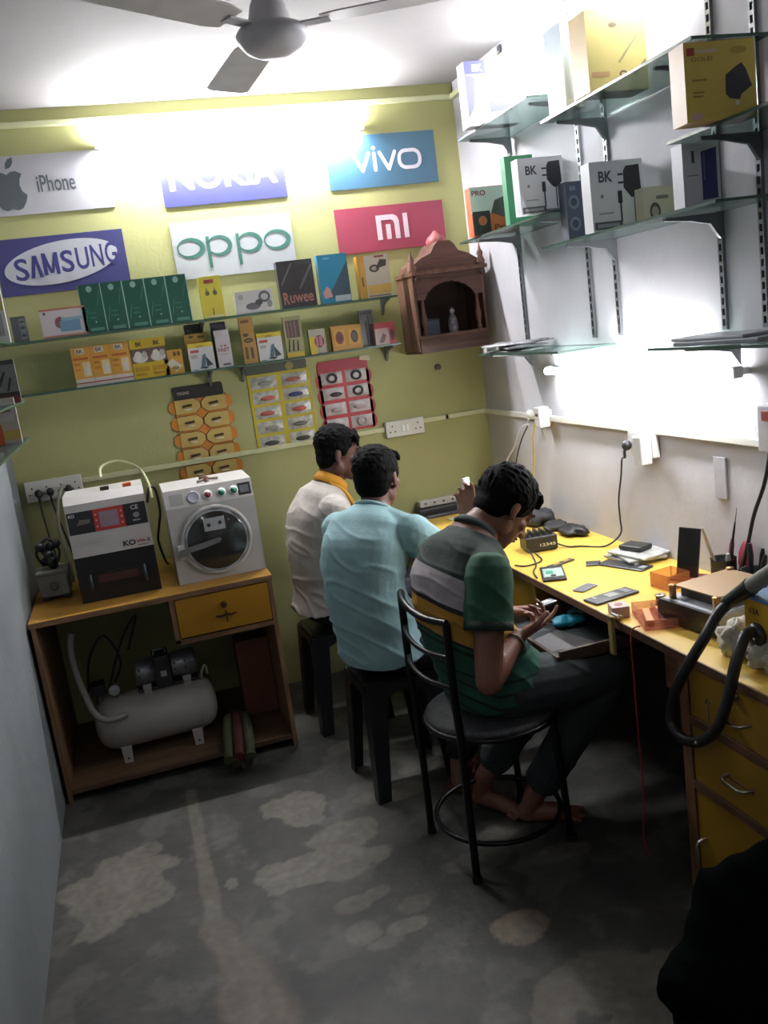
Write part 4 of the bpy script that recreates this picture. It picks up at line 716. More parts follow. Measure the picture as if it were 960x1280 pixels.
slab('phone_glass','long dark phone screen lying flat farther back on the desk','phone',(1.645,2.775),.07,.20,.006,.39,M('33363a',.25,0,.1,30),lambda t,w,l,h:MB().box((-w*.2,-l*.45,h),(w*.25,-l*.33,h+.0006),M('8a8c90',.3)).build('connector',t))
slab('phone_battery','small black square battery left of the long phone screen','battery',(1.575,2.875),.055,.055,.006,-.5,M('2e3032',.35))
# clear sleeves pile with black gadget
for i in range(3):
    g=MB(); vs=[];n=7
    g.rbox((-.075,-.095,0),(.075,.095,.009),M(['9a9c94','a8aaa4','b5b6b2'][i],.25,0,.2,40),.003)
    o=g.build('clear_sleeve',None,(1.735+.006*i,2.845-.008*i,DZ+.0006+i*.0098),[.1,-.15,.22][i]); tag(o,['bottom clear sleeve in the pile on the desk by the wall','middle clear sleeve in the pile on the desk by the wall','top clear sleeve in the pile, right under the black gadget'][i],'sleeve','clear sleeves by the wall')
slab('black_gadget','black flat gadget lying on the pile of clear sleeves','gadget',(1.745,2.855),.075,.10,.018,.35,M('2a2c2c',.4),None,.005,z=DZ+.0305)
# router
t=thing('router_block','black finned connector block with white printed digits on the desk','device',(1.525,3.22,DZ+.0006),-.15)
g=MB(); g.rbox((-.065,-.05,.004),(.065,.05,.062),M('222321',.45),.004); g.build('housing',t)
for k in range(5): MB().box((-.055+k*.024,-.03,.062),(-.047+k*.024,.05,.078),M('2c2c2a',.5)).build('fin',t)
g=MB(); g.text('12345',(0,-.0506,0),X3,Z3,-.01,.022,.055,.034,M('c9c9b8',.4),.02); g.build('digits',t)
for s in (-1,1): MB().rbox((s*.045-.012,-.045,0),(s*.045+.012,.045,.006),BLK,.002).build('foot',t)
cable('thin dark cable from the black block toward the desk edge',[(1.455,3.19,.768),(1.44,3.10,.747),(1.40,3.0,.747),(1.355,2.93,.747),(1.33,2.85,.747)],.003,PLG)
cable('second dark cable curling below the black block',[(1.47,3.16,.752),(1.45,3.05,.747),(1.37,3.02,.747),(1.34,3.06,.747)],.003,PLG)
# adapter lump, corner clutter
lump('power_adapter','rounded black adapter with its cord bundled by the white wall','adapter',(1.745,3.33,DZ+.0006),(.06,.085,.022),M('1a1a1b',.5),2,.4)
lump('dark_pouch','dark grey pouch on the desk behind the bent head','pouch',(1.72,3.62,DZ+.0006),(.07,.09,.045),M('2c2c2e',.7),4,.45)
lump('dark_pouch','low dark tool heap between the grey pouch and black adapter','pouch',(1.735,3.47,DZ+.0006),(.05,.06,.02),M('242222',.7),8,.45)
t=thing('power_strip','white power strip with four holes against the green wall on the desk','power strip',(1.50,4.262,DZ+.0406),0)
g=MB(); g.rbox((-.13,-.022,0),(.13,.022,.035),M('c3bfb4',.45),.004); g.build('housing',t)
for k in range(4): 
    g=MB(); g.cyl((-.1+k*.05,-.0222,.018),(-.1+k*.05,-.023,.018),.006,M('4a4a48',.5),n=10); g.build('socket_hole',t)
slab('black_bar','long black flat case under the white power strip','case',(1.50,4.24),.30,.09,.038,0,M('26262a',.4))
slab('black_bar','thin dark bar lying in front of the long black flat case','case',(1.52,4.155),.30,.03,.014,.03,M('3a3a44',.3))
slab('black_box','small black box standing right of the white power strip','box',(1.715,4.22),.09,.07,.105,0,M('232426',.45))
slab('white_disc','round-edged white lid lying on the far end of the yellow desk','lid',(1.47,4.03),.06,.05,.006,.1,M('d8cfa8',.4))
# phone on stand
t=thing('phone_stand','black phone standing upright on a dark red base by the wall','phone',(1.715,2.50,DZ+.0006),-.95)
Rm=Matrix.Rotation(-.18,4,'X'); g=MB(); g.rbox((-.037,-.004,.006),(.037,.006,.175),M('1c1d20',.2,coat=.4),.003,mat=Rm@Matrix.Rotation(.06,4,'Y')); g.build('phone_body',t)
g=MB(); g.rbox((-.05,-.03,0),(.06,.05,.008),M('7a3038',.5),.003); g.prism([(-.02,.01),(.02,.01),(.012,.07),(-.012,.07)],(0,.048,-.004),X3,Z3,.004,M('2a2a2c',.5)); g.build('base',t)
slab('red_case','dark maroon flat case behind the standing phone','case',(1.755,2.395),.08,.10,.012,.2,M('5a2c34',.5))
# clear orange box
OR_=glass('f6e2d0',.25,'cfa07c')
t=thing('clear_box','translucent pale orange open box before the standing phone','box',(1.635,2.478,DZ+.0006),.12)
for a,b in (((-.045,-.045,0),(.045,.045,.002)),((-.045,-.045,0),(-.043,.045,.05)),((.043,-.045,0),(.045,.045,.05)),((-.045,-.045,0),(.045,-.043,.05)),((-.045,.043,0),(.045,.045,.05))): MB().box(a,b,OR_).build('wall_panel',t)
t=thing('solder_spool','small reel of solder standing beside the clear orange box','spool',(1.505,2.34,DZ+.0006))
g=MB(); g.lathe([(0,0),(.018,0),(.018,.003),(.012,.004),(.012,.028),(.018,.029),(.018,.032),(.005,.032),(.005,.02),(0,.02)],M('9a8f80',.3,.4),n=20); g.build('reel',t); MB().lathe([(.0122,.004),(.0145,.006),(.0145,.026),(.0122,.028)],M('5c564c',.35,.8),n=18).build('wire',t)
# orange clear organiser at desk edge, white block, clamp
t=thing('clear_organizer','clear pink-orange plastic tray with red tools at the desk edge','tray',(1.425,2.235,DZ+.0006),-.35)
OP=glass('f8e6e0',.28,'cf9c90')
for a,b in (((-.06,-.09,0),(.06,.09,.003)),((-.06,-.09,0),(-.057,.09,.03)),((.057,-.09,0),(.06,.09,.03)),((-.06,-.09,0),(.06,-.087,.03)),((-.06,.087,0),(.06,.09,.03)),((-.002,-.087,0),(.002,.087,.025))): MB().box(a,b,OP).build('tray_wall',t)
for i,(x,y,a,c) in enumerate([(.03,.01,.1,'c86a3c'),(-.03,.0,-.1,'c88a50')]):
    g=MB(); g.rbox((-.012,-.06,0),(.012,.06,.014),M(c,.35),.004); tag(g.build('pick_tool',None,(1.425+x*.94-y*.3,2.235+y-.34*x,DZ+.0045),-.35+a),['orange plastic tool in the clear tray, nearer the machine','pale orange plastic tool in the clear tray, nearer the desk edge'][i],'tool')
slab('white_block','small white and red block with a round mark at the desk edge','block',(1.352,2.335),.055,.06,.035,-.3,M('c9a8a0',.35),lambda t,w,l,h:MB().cyl((0,0,h),(0,0,h+.001),.013,M('8a4a48',.4),n=16).build('round_mark',t))
t=thing('desk_clamp','pale wooden clip hanging over the desk front edge','clip',(1.308,2.30,.668))
g=MB(); g.rbox((-.012,-.012,-.03),(.0,.012,.095),M('9a8450',.6),.003); g.rbox((-.012,-.012,.079),(.03,.012,.09),M('9a8450',.6),.003); g.build('wooden_arm',t); g=MB(); g.cyl((.01,-.018,.092),(.01,.018,.092),.006,M('a0a0a4',.3,.7),n=10); g.build('metal_pin',t)
cable('thin red wire hanging from the desk edge to the floor',[(1.34,2.20,.75),(1.305,2.195,.735),(1.30,2.19,.6),(1.305,2.2,.4),(1.315,2.215,.2),(1.30,2.21,.06),(1.31,2.2,.006)],.0025,M('a02a28',.5),'wire','wire')
# screen separator machine
t=thing('screen_separator','silver heating machine with black front and raised gold plate','machine',(1.448,1.992,DZ+.001),.125)
g=MB(); g.prism([(0,0),(.235,0),(.235,.055),(.228,.062),(.007,.062),(0,.055)],(.012,.0,.006),Y3,Z3,.28,M('a8acb0',.35,.3,.05,8)); g.build('body',t)
g=MB(); g.prism([(0,.006),(.008,0),(.227,0),(.235,.006),(.235,.05),(.222,.066),(.013,.066),(0,.05)],(0,0,.004),Y3,Z3,.012,M('1f2122',.3)); g.build('front_panel',t)
for x in (.05,.27):
    for y in (.03,.205): MB().cyl((x,y,0),(x,y,.008),.01,BLK,n=10).build('foot',t)
g=MB(); g.cyl((-.0,.035,.035),(-.010,.035,.035),.011,M('5c4a3a',.3,.6),n=16); g.build('knob',t); g=MB(); g.box((-.001,.11,.025),(0,.19,.045),M('3a2a2c',.2)); g.build('display',t)
for k in range(6): MB().box((.20+k*.014,-.0008,.03),(.205+k*.014,.0,.055),M('4a4c50',.4)).build('vent_slot',t)
GD=M('9c8262',.45,.4,.04,6); GP=M('b08c5c',.28,.8)
for x,y in ((.035,.205),(.035,.03),(.26,.205)): MB().lathe([(0,0),(.011,0),(.011,.038),(.012,.04),(.012,.043),(0,.044)],GP,(x,y,.066),n=18).build('guide_post',t)
MB().rbox((.065,.05,.067),(.25,.205,.098),M('30251f',.4),.003).build('heater_block',t)
MB().rbox((.05,.035,.098),(.265,.215,.104),GD,.002).build('gold_plate',t)
# pen cups and tools
def cup(lb,x,y,r=.04,h=.095,col='26282a'):
    t=thing('pen_cup',lb,'cup',(x,y,DZ+.0006)); g=MB(); g.lathe([(0,0),(r*.92,0),(r,.004),(r,h),(r*1.04,h+.003),(r*.96,h),(r*.93,.006),(0,.005)],M(col,.5,.2,.2,60),n=26); g.build('cup_body',t)
    g=MB(); 
    for k in range(3): g.lathe([(r*1.002,.02+k*.025),(r*1.02,.022+k*.025),(r*1.002,.024+k*.025)],M('4a4c50',.4,.3),n=26)
    g.build('mesh_ring',t)
cup('black mesh pen cup with tools, nearer the standing phone',1.755,2.355); cup('dark pen cup with black markers nearer the photo edge',1.765,2.225,.038,.085,'3a3c3e')
def tool(name,lb,base,top,r,m,tipm=None,cat='tool'):
    t=thing(name,lb,cat,base); d=Vector(top)-Vector(base); g=MB(); g.tube([(0,0,0),d*.3,d*.85,d],[r*.7,r,r,r*.6],m,10); g.build('handle',t)
    if tipm: g=MB(); g.tube([d,d*1.22],[r*.45,.001],tipm,8); g.build('tip',t)
cz=DZ+.008
tool('tweezers','pale cream brush leaning out of the nearer pen cup',(1.75,2.36,cz),(1.715,2.40,.94),.006,M('c3b49a',.4))
tool('screwdriver','thin black screwdriver leaning right in the mesh cup',(1.762,2.353,cz),(1.785,2.327,.96),.004,BLK,M('7a7a7c',.3,.8))
tool('round_tool','white round-headed tool in the mesh pen cup',(1.758,2.335,cz),(1.752,2.327,.862),.009,M('b9bab8',.35))
tool('pliers','dark red handled pliers standing in the mesh pen cup',(1.775,2.365,cz),(1.79,2.35,.90),.008,M('6a2434',.4))
for i,(x,y,tx,ty,tz,c) in enumerate([(1.76,2.23,1.765,2.24,.91,'2a2a2e'),(1.775,2.22,1.79,2.21,.895,'1e1e22'),(1.76,2.21,1.77,2.175,.885,'26262a')]):
    tool('marker_pen',['upright black marker in the dark pen cup','black marker leaning to the wall in the dark pen cup','black marker leaning toward the photo edge in the dark pen cup'][i],(x,y,cz),(tx,ty,tz),.008,M(c,.35),None,'pen')
lump('red_brush','bright magenta red tool bag standing behind the pen cups','tool',(1.792,2.29,DZ+.0006),(.016,.032,.095),M('8c2440',.6),6,.35,18)
# hot air station on foam blocks
FO=M('c3c0b0',.8,0,.15,30,.004,bsc=70)
lump('foam_block','crumpled white foam chunk under the blue and yellow station, nearer the machine','foam',(1.445,1.885,DZ+.0006),(.06,.045,.055),FO,1,.4,26,7)
lump('foam_block','crumpled white foam chunk under the blue and yellow station, at the photo edge','foam',(1.445,1.775,DZ+.0006),(.06,.055,.045),FO,9,.4,26,7)
lump('foam_block','white foam chunk behind the two front chunks under the station','foam',(1.55,1.82,DZ+.0006),(.06,.08,.05),FO,12,.3,22,6)
t=thing('hot_air_station','yellow hot air station with a blue top resting on foam chunks','station',(1.42,1.62,DZ+.0755))
MB().rbox((0,0,0),(.24,.215,.098),M('b08a1c',.4,0,.05,6),.003).build('front_case',t); MB().rbox((-.003,-.003,.098),(.243,.218,.108),M('3f6a94',.4),.003).build('top_cover',t)
g=MB(); g.text('63A',(-.0006,0,0),(0,-1,0),Z3,-.196,.062,-.158,.078,M('26262a',.4),.03); g.build('lettering',t)
g=MB(); g.lathe([(.03,0),(.03,.012),(.022,.02),(.012,.02)],BLK,(0,.165,.012),(-1,0,0),20); g.build('hose_socket',t)
RUB=M('1c1d1e',.45,0,.1,40)
t=thing('hot_air_hose','thick black ribbed hose looping down in front of the drawers','hose',(0,0,0))
hp=[(1.40,1.785,.842),(1.355,1.755,.848),(1.315,1.74,.795),(1.288,1.745,.70),(1.27,1.772,.616),(1.265,1.842,.553),(1.265,1.923,.534),(1.268,1.963,.565),(1.275,1.955,.635),(1.285,1.90,.735),(1.315,1.865,.815),(1.365,1.872,.868),(1.405,1.872,.895)]
g=MB(); sp=spline(hp,10); g.tube(sp,.0145,RUB,12); g.build('hose_tube',t)
g=MB(); g.tube([(1.40,1.878,.892),(1.415,1.84,.925),(1.425,1.81,.95)],[.018,.02,.0235],RUB,14); g.build('handle_sleeve',t); g=MB(); g.tube([(1.424,1.812,.948),(1.44,1.72,1.02)],[.021,.019],M('7c7c74',.4),14); g.build('handle',t)
g=MB(); g.ell((1.25,1.83,.56),(.006,.006,.006),CHR,10); g.build('clip',t)
# ================================================================ PEOPLE
def V(*a): return Vector(a)
def loft(g,rings,m,n=24):
    """rings: (centre, half width, half depth, side vector, normal-to-ring up)"""
    vs=[];fs=[]
    for c,a,b,sd,up in rings:
        sd=Vector(sd).normalized(); up=Vector(up).normalized(); fw=up.cross(sd).normalized()
        for k in range(n):
            t=2*PI*k/n; x,y=cos(t),sin(t); e=.82
            x=math.copysign(abs(x)**e,x); y=math.copysign(abs(y)**e,y); vs.append(Vector(c)+sd*a*x+fw*b*y)
    R=len(rings)
    for i in range(R-1):
        for k in range(n): fs.append((i*n+k,i*n+(k+1)%n,(i+1)*n+(k+1)%n,(i+1)*n+k))
    fs.append(tuple(range(n))[::-1]); fs.append(tuple((R-1)*n+k for k in range(n))); g.add(vs,fs,m,True)
def cap(g,p0,p1,r0,r1,m,n=14):
    p0=Vector(p0);p1=Vector(p1); g.tube([p0,p1],[r0,r1],m,n); g.ell(p0,(r0,)*3,m,n); g.ell(p1,(r1,)*3,m,n)
def chain(g,pts,rs,m,n=14):
    for i in range(len(pts)-1): cap(g,pts[i],pts[i+1],rs[i],rs[i+1],m,n)
def blob(g,name,parent,voxel,smooth=6,disp=None,fac=.5):
    """join the overlapping closed forms into ONE continuous surface"""
    o=g.build(name); md=o.modifiers.new('r','REMESH'); md.mode='VOXEL'; md.voxel_size=voxel
    if smooth: s=o.modifiers.new('s','SMOOTH'); s.iterations=smooth; s.factor=fac
    dg=bpy.context.evaluated_depsgraph_get(); me=bpy.data.meshes.new_from_object(o.evaluated_get(dg)); old=o.data; o.modifiers.clear(); 
    mats=list(old.materials); o.data=me; bpy.data.meshes.remove(old); me.name=name
    me.materials.clear(); me.materials.append(mats[0]); me.polygons.foreach_set('material_index',[0]*len(me.polygons)); me.polygons.foreach_set('use_smooth',[True]*len(me.polygons))
    if disp:
        N=len(me.vertices); co=[0.0]*(3*N); no=[0.0]*(3*N); me.vertices.foreach_get('co',co); me.vertices.foreach_get('normal',no)
        for i in range(0,3*N,3):
            d=disp(Vector(co[i:i+3])); co[i]+=no[i]*d; co[i+1]+=no[i+1]*d; co[i+2]+=no[i+2]*d
        me.vertices.foreach_set('co',co)
    me.update(); o.parent=parent; return o
def folds(amp,seed=0,zf=16,lo=0,hi=9):
    def f(p):
        q=noise.noise(Vector((p.x*6+p.z*4+seed,p.y*6-p.z*3,p.z*zf*.8+p.x*5))) ; r=(1-abs(q)*3.2); r2=noise.noise(Vector((p.x*14,p.y*14+seed,p.z*12)))
        w=1.0 if p.z<lo else max(.25,1-(p.z-lo)/.25)
        return amp*(max(r,0)**2*1.0-.35)*w+amp*.3*r2
    return f
def limb(g,a,b,r0,r1,m,bulge=.12):
    a=Vector(a);b=Vector(b); pts=[a.lerp(b,t) for t in (0,.3,.65,1)]; rs=[r0,(r0*.7+r1*.3)*(1+bulge),(r0*.35+r1*.65)*(1+bulge*.4),r1]; chain(g,pts,rs,m)
def hand(g,w,d,up,side,m,curl=.35,sc=1.0,thumb_open=.5,curls=None):
    """wrist w, pointing direction d, back-of-hand normal up, side=+1/-1: which way the thumb leaves"""
    w=Vector(w);d=Vector(d).normalized();up=Vector(up);up=(up-d*up.dot(d)).normalized(); s=d.cross(up).normalized()*side
    loft(g,[(w,.026*sc,.02*sc,s,d),(w+d*.025*sc,.034*sc,.019*sc,s,d),(w+d*.06*sc,.041*sc,.016*sc,s,d),(w+d*.09*sc,.040*sc,.013*sc,s,d)],m,16)
    Ls=[(.040,.025,.020),(.044,.029,.021),(.041,.027,.020),(.032,.020,.018)]
    for i in range(4):
        off=(1.5-i)*.0205*sc; p=w+d*(.088-.004*abs(1.3-i))*sc+s*off; dd=(d+s*(1.5-i)*.07).normalized(); an=0; r=[.0088,.0082,.0076,.0068]
        c=(curls[i] if curls else curl*(1+.18*i)); pts=[p-dd*.012*sc]; pts.append(p)
        for j,l in enumerate(Ls[i]):
            an+=c*(.8,1.1,.8)[j]; q=(dd*cos(an)-up*sin(an)); p=p+q*l*sc; pts.append(p)
        chain(g,pts,[.009*sc]+[x*sc for x in r],m,10)
    b=w+d*.022*sc+s*.026*sc; t1=(d*.62+s*.75-up*.25).normalized(); p1=b+t1*.042*sc; t2=(d*(.9)+s*.35*thumb_open-up*.35).normalized(); p2=p1+t2*.032*sc; p3=p2+(d*.95-up*.35+s*.0).normalized()*.026*sc
    chain(g,[b,p1,p2,p3],[.0145*sc,.0115*sc,.0095*sc,.0078*sc],m,10)
def head(g,c,F,tilt,m,roll=0):
    """skull, jaw, nose, lips, lids and ears; returns local frame"""
    f=Vector((F[0],F[1],0)).normalized(); F3=(f*cos(tilt)-Z3*sin(tilt)).normalized(); U=(Z3*cos(tilt)+f*sin(tilt)).normalized(); R=F3.cross(U).normalized(); c=Vector(c)
    rot=Matrix((R,F3,U)).transposed()
    P=lambda r,fw,u: c+R*r+F3*fw+U*u
    g.ell(P(0,-.012,.03),(.074,.094,.084),m,24,rot=rot); g.ell(P(0,.028,-.035),(.060,.060,.075),m,20,rot=rot); g.ell(P(0,.045,-.075),(.042,.042,.035),m,16,rot=rot)
    g.ell(P(0,.066,-.098),(.022,.018,.017),m,12,rot=rot)
    chain(g,[P(0,.085,.012),P(0,.100,-.022),P(0,.108,-.036)],[.009,.011,.0125],m,10); 
    for s in (-1,1):
        g.ell(P(s*.012,.094,-.038),(.009,.010,.008),m,10,rot=rot); g.ell(P(s*.031,.078,.028),(.022,.012,.008),m,10,rot=rot); g.ell(P(s*.032,.072,.010),(.015,.012,.010),m,10,rot=rot)
        g.ell(P(s*.042,.058,-.025),(.02,.02,.02),m,10,rot=rot); g.ell(P(s*.055,.0,-.062),(.014,.03,.03),m,10,rot=rot)
        g.ell(P(s*.077,-.012,-.005),(.009,.017,.031),m,12,rot=rot@Matrix.Rotation(s*.25,3,'Z')); g.ell(P(s*.076,-.005,-.03),(.008,.011,.013),m,10,rot=rot)
    g.ell(P(0,.090,-.058),(.021,.010,.005),m,10,rot=rot); g.ell(P(0,.087,-.070),(.019,.010,.006),m,10,rot=rot)
    return P,rot,(R,F3,U)
def face_bits(t,P,rot,lipc):
    for s in (-1,1):
        g=MB(); g.ell(P(s*.032,.0755,.009),(.011,.0095,.0052),M('c9c0b8',.25),12,rot=rot); g.ell(P(s*.032,.0805,.008),(.0052,.005,.0048),M('17100c',.2),10,rot=rot); g.build('eye',t)
        g=MB(); g.tube([P(s*.014,.0885,.030),P(s*.03,.0885,.035),P(s*.048,.076,.030)],[.003,.0042,.002],M('120d0b',.8),8); g.build('eyebrow',t)
    g=MB(); g.ell(P(0,.0925,-.0585),(.019,.0085,.0038),M(lipc,.5),12,rot=rot); g.ell(P(0,.090,-.068),(.016,.0085,.0045),M(lipc,.5),12,rot=rot); g.build('lips',t)
HAIRM=M('080707',.8,0,.3,60,.001,bsc=220,spec=.12)
def hair(t,P,rot,ax,seed=1,fringe=1.0,length=.022,vox=.0032,big=0,label=None):
    R,F3,U=ax; g=MB(); m=HAIRM; rr=random.Random(seed)
    g.ell(P(0,-.022,.040),(.083+big,.094+big,.086+big),m,24,rot=rot); g.ell(P(0,-.048,-.020),(.072,.052,.066),m,18,rot=rot); g.ell(P(0,-.040,.005),(.079,.066,.070),m,18,rot=rot)
    for s in (-1,1): g.ell(P(s*.068,.012,.018),(.013,.02,.026),m,10,rot=rot)
    for k in range(300):
        th=rr.uniform(0,2*PI); z=rr.uniform(-.15,1); q=math.sqrt(max(0,1-z*z)); loc=Vector((q*cos(th),q*sin(th),z))
        if loc.y>.55 and loc.z<.42: continue
        p=P(loc.x*(.080+big),-.022+loc.y*(.091+big),.040+loc.z*(.083+big)); nn=(R*loc.x+F3*loc.y+U*loc.z).normalized()
        comb=(F3*(.9 if loc.z>.1 else .1)-U*(.3 if loc.z>.1 else 1)+R*(.5*loc.x)+R*rr.uniform(-.3,.3)); comb=(comb-nn*comb.dot(nn)).normalized()
        L=length*rr.uniform(.5,1.2); a=p; b=p+comb*L*.6+nn*.002; c=p+comb*L+nn*rr.uniform(-.003,.003)
        g.tube([a,b,c],[.0055,.0045,.002],m,6)
    n=int(26*fringe)
    for k in range(n):
        x=-.055+.11*k/max(n-1,1); p=P(x,.045,.105-abs(x)*.35); g.tube([p,P(x*1.02,.064,.095-abs(x)*.4),P(x*1.05+rr.uniform(-.006,.006),.074+.006*fringe-abs(x)*.2+rr.uniform(-.004,.004),.076-abs(x)*.3-rr.uniform(0,.014)*fringe)],[.012,.009,.004],m,7)
    o=blob(g,'hair',t,vox,3)
    if label: o['label']=label
    return o
def torso(g,sp,m,r,infl=0,hem=None,wd=(.165,.150,.148,.170,.160,.085,.058),dp=(.115,.105,.105,.115,.095,.070,.058)):
    rings=[]; n=len(sp)
    for i,c in enumerate(sp):
        a=Vector(sp[max(i-1,0)]);b=Vector(sp[min(i+1,n-1)]); up=(b-a).normalized(); rings.append((Vector(c),wd[i]+infl,dp[i]+infl,r,up))
    # densify
    out=[]
    for i in range(n-1):
        for k in range(4):
            t=k/4; A,B=rings[i],rings[i+1]; p=[Vector(sp[max(i-1,0)]),Vector(sp[i]),Vector(sp[i+1]),Vector(sp[min(i+2,n-1)])]
            c=.5*((2*p[1])+(p[2]-p[0])*t+(2*p[0]-5*p[1]+4*p[2]-p[3])*t*t+(-p[0]+3*p[1]-3*p[2]+p[3])*t**3)
            e=t*t*(3-2*t); out.append((c,A[1]+(B[1]-A[1])*e,A[2]+(B[2]-A[2])*e,r,A[4].lerp(B[4],t)))
    out.append(rings[-1]); loft(g,out,m,28)
def person(name,label,base,skin,J,cloth,vox=.006):
    t=thing('person',label,'person',base); off=Vector(base)
    return t
def P_(b,pts): return [Vector(p)-Vector(b) for p in pts]
def build_person(label,base,S):
    """all coordinates in the room; the empty stands at the base on the floor"""
    t=thing('person',label,'person',base); B=Vector(base); L=lambda p: Vector(p)-B
    sk=S['skin']; f=Vector((sin(S['face']),cos(S['face']),0)); r=Vector((f.y,-f.x,0)); sp=[L(p) for p in S['spine']]; vx=S.get('vox',.006)
    g=MB(); ws=S.get('ws',1); torso(g,sp,sk,r,-.004,wd=[x*ws for x in (.165,.150,.148,.170,.160,.085,.058)],dp=[x*ws for x in (.115,.105,.105,.115,.095,.070,.058)])
    Rs,Ls=L(S['rs']),L(S['ls'])
    for s_ in (Rs,Ls): chain(g,[sp[5]*.7+sp[4]*.3,s_],[.055,.052],sk)
    limb(g,Rs,L(S['re']),.048,.040,sk); limb(g,L(S['re']),L(S['rw']),.040,.026,sk); limb(g,Ls,L(S['le']),.048,.040,sk); limb(g,L(S['le']),L(S['lw']),.040,.026,sk)
    hs=S.get('hs',1.0)
    hand(g,L(S['rw']),S['rhd'],S['rhu'],S['rts'],sk,S.get('rc',.35),hs,curls=S.get('rcs')); hand(g,L(S['lw']),S['lhd'],S['lhu'],S['lts'],sk,S.get('lc',.35),hs,curls=S.get('lcs'))
    hf=Vector((sin(S['hface']),cos(S['hface']),0)); hc=L(S['head'])
    P,rot,ax=head(g,hc,hf,S['tilt'],sk); cap(g,sp[-1]*.5+sp[-2]*.5,P(0,-.025,-.05),.058,.054,sk,18)
    for h,k,a,fd in ((S['rh'],S['rk'],S['ra'],S['rf']),(S['lh'],S['lk'],S['la'],S['lf'])):
        h,k,a=L(h),L(k),L(a); limb(g,h,k,.082,.058,sk); limb(g,k,a,.054,.036,sk)
        fd=Vector(fd).normalized(); ft=a+Vector((0,0,-a.z+.028)); toe=S.get('toe',0)
        cap(g,a,ft-fd*.03+Z3*.008,.036,.034,sk); chain(g,[ft-fd*.035+Z3*.004,ft+fd*.06+Z3*.006,ft+fd*.125-Z3*.006],[.033,.032,.024],sk); sd=Vector((fd.y,-fd.x,0))
        for q in range(5): chain(g,[ft+fd*.12+sd*(q-2)*.016-Z3*.008,ft+fd*(.160-.006*abs(q-1.5))+sd*(q-2)*.0175-Z3*.012],[.013,.0085 if q else .011],sk,8)
    body=blob(g,'body',t,vx,3)
    face_bits(t,P,rot,S['lip']); hair(t,P,rot,ax,S.get('seed',1),S.get('fringe',1),S.get('hlen',.022),big=S.get('hbig',0))
    # shirt
    sm=S['shirt']; g=MB(); inf=S.get('inf',.014); tsp=sp[:6]; ws=S.get('ws',1); wd=[x*(ws if i_ else 1.02) for i_,x in enumerate((.175,.160,.152,.172,.158,.080))]; dp=[x*(ws if i_ else 1.15) for i_,x in enumerate((.125,.118,.112,.118,.096,.062))]
    torso(g,tsp,sm,r,inf,wd=wd,dp=dp)
    for s_ in (Rs,Ls): chain(g,[sp[5]*.55+sp[4]*.45,s_],[.055+inf,.050+inf],sm); g.ell(s_,(.057+inf if not S.get('sleeve_part') else .055,)*3,sm,16)
    if not S.get('sleeve_part'):
        for s_,e in ((Rs,L(S['re'])),(Ls,L(S['le']))):
            sl=S['sleeve']; cap_e=s_.lerp(e,min(sl,1)); chain(g,[s_,cap_e],[.055+inf,.050+inf*(1.6 if sl<1 else 1)],sm) if sl<1 else limb(g,s_,e,.055+inf,.044+inf,sm)
    if S['sleeve']>1:
        for e,w_ in ((L(S['re']),L(S['rw'])),(L(S['le']),L(S['lw']))): limb(g,e,e.lerp(w_,.92),.046+inf*.8,.034+inf*.6,sm)
    sh=blob(g,'shirt',t,vx*.95,4,folds(S.get('fold',.006),S.get('seed',1),16,.85))
    if S.get('sleeve_part'):
        for s_,e in ((Rs,L(S['re'])),(Ls,L(S['le']))):
            g=MB(); ce=s_.lerp(e,S['sleeve']); d=(e-s_).normalized(); u1,u2=basis(d)
            loft(g,[(s_-d*.062,.03,.03,u1,d),(s_-d*.05,.052,.052,u1,d),(s_-d*.02,.066,.066,u1,d),(s_+d*.03,.071,.071,u1,d),(s_.lerp(ce,.6),.071,.070,u1,d),(ce,.072,.068,u1,d)],S['sleeve_part']); so=blob(g,'sleeve',t,.005,5,folds(.004,3,9,2))
            g=MB(); loft(g,[(ce-d*.024,.0735,.0695,u1,d),(ce+d*.003,.0745,.0705,u1,d)],S['cuff']); g.build('cuff',so)
    # collar
    if S.get('collar'):
        nb=sp[-1]*.45+sp[-2]*.55; up=(sp[-1]-sp[-2]).normalized(); g=MB(); cr=S.get('crad',.064); fw=up.cross(r).normalized(); ch=S.get('ch',.022)
        pr=[];n=28
        for k in range(n):
            a=2*PI*k/n; dirv=r*cos(a)+fw*sin(a); drop=-up*.016*max(0,-sin(a)*0+ (1 if fw.dot(f)*sin(a)>0 else 0)*abs(sin(a)))
            pr.append(nb+dirv*cr+drop)
        vs=[];fs=[]
        for (o_,h_) in ((0,ch),(.005,ch+.002),(.016,-.004),(.010,-.012),(-.003,-.012)):
            for k in range(n): a=2*PI*k/n; dirv=r*cos(a)+fw*sin(a); vs.append(pr[k]+dirv*o_+up*h_)
        for i in range(5):
            j=(i+1)%5
            for k in range(n): fs.append((i*n+k,i*n+(k+1)%n,j*n+(k+1)%n,j*n+k))
        g.add(vs,fs,S['collar'],True); c=g.build('collar',t)
        if S.get('collar_label'): c['label']=S['collar_label']
    # trousers
    pm=S['pants']; g=MB(); g.ell(sp[0]-Z3*.015+f*.02,(.148,.148,.085),pm,24); pi=.012
    for h,k,a in ((S['rh'],S['rk'],S['ra']),(S['lh'],S['lk'],S['la'])):
        h,k,a=L(h),L(k),L(a); e=k.lerp(a,S.get('plen',.88)); limb(g,h,k,.088+pi,.066+pi,pm,.04); limb(g,k,e,.064+pi,.050+pi,pm,.05)
    blob(g,'trousers',t,vx*1.1,4,folds(.005,9,10,2))
    return t,P,rot,ax,L,f,r
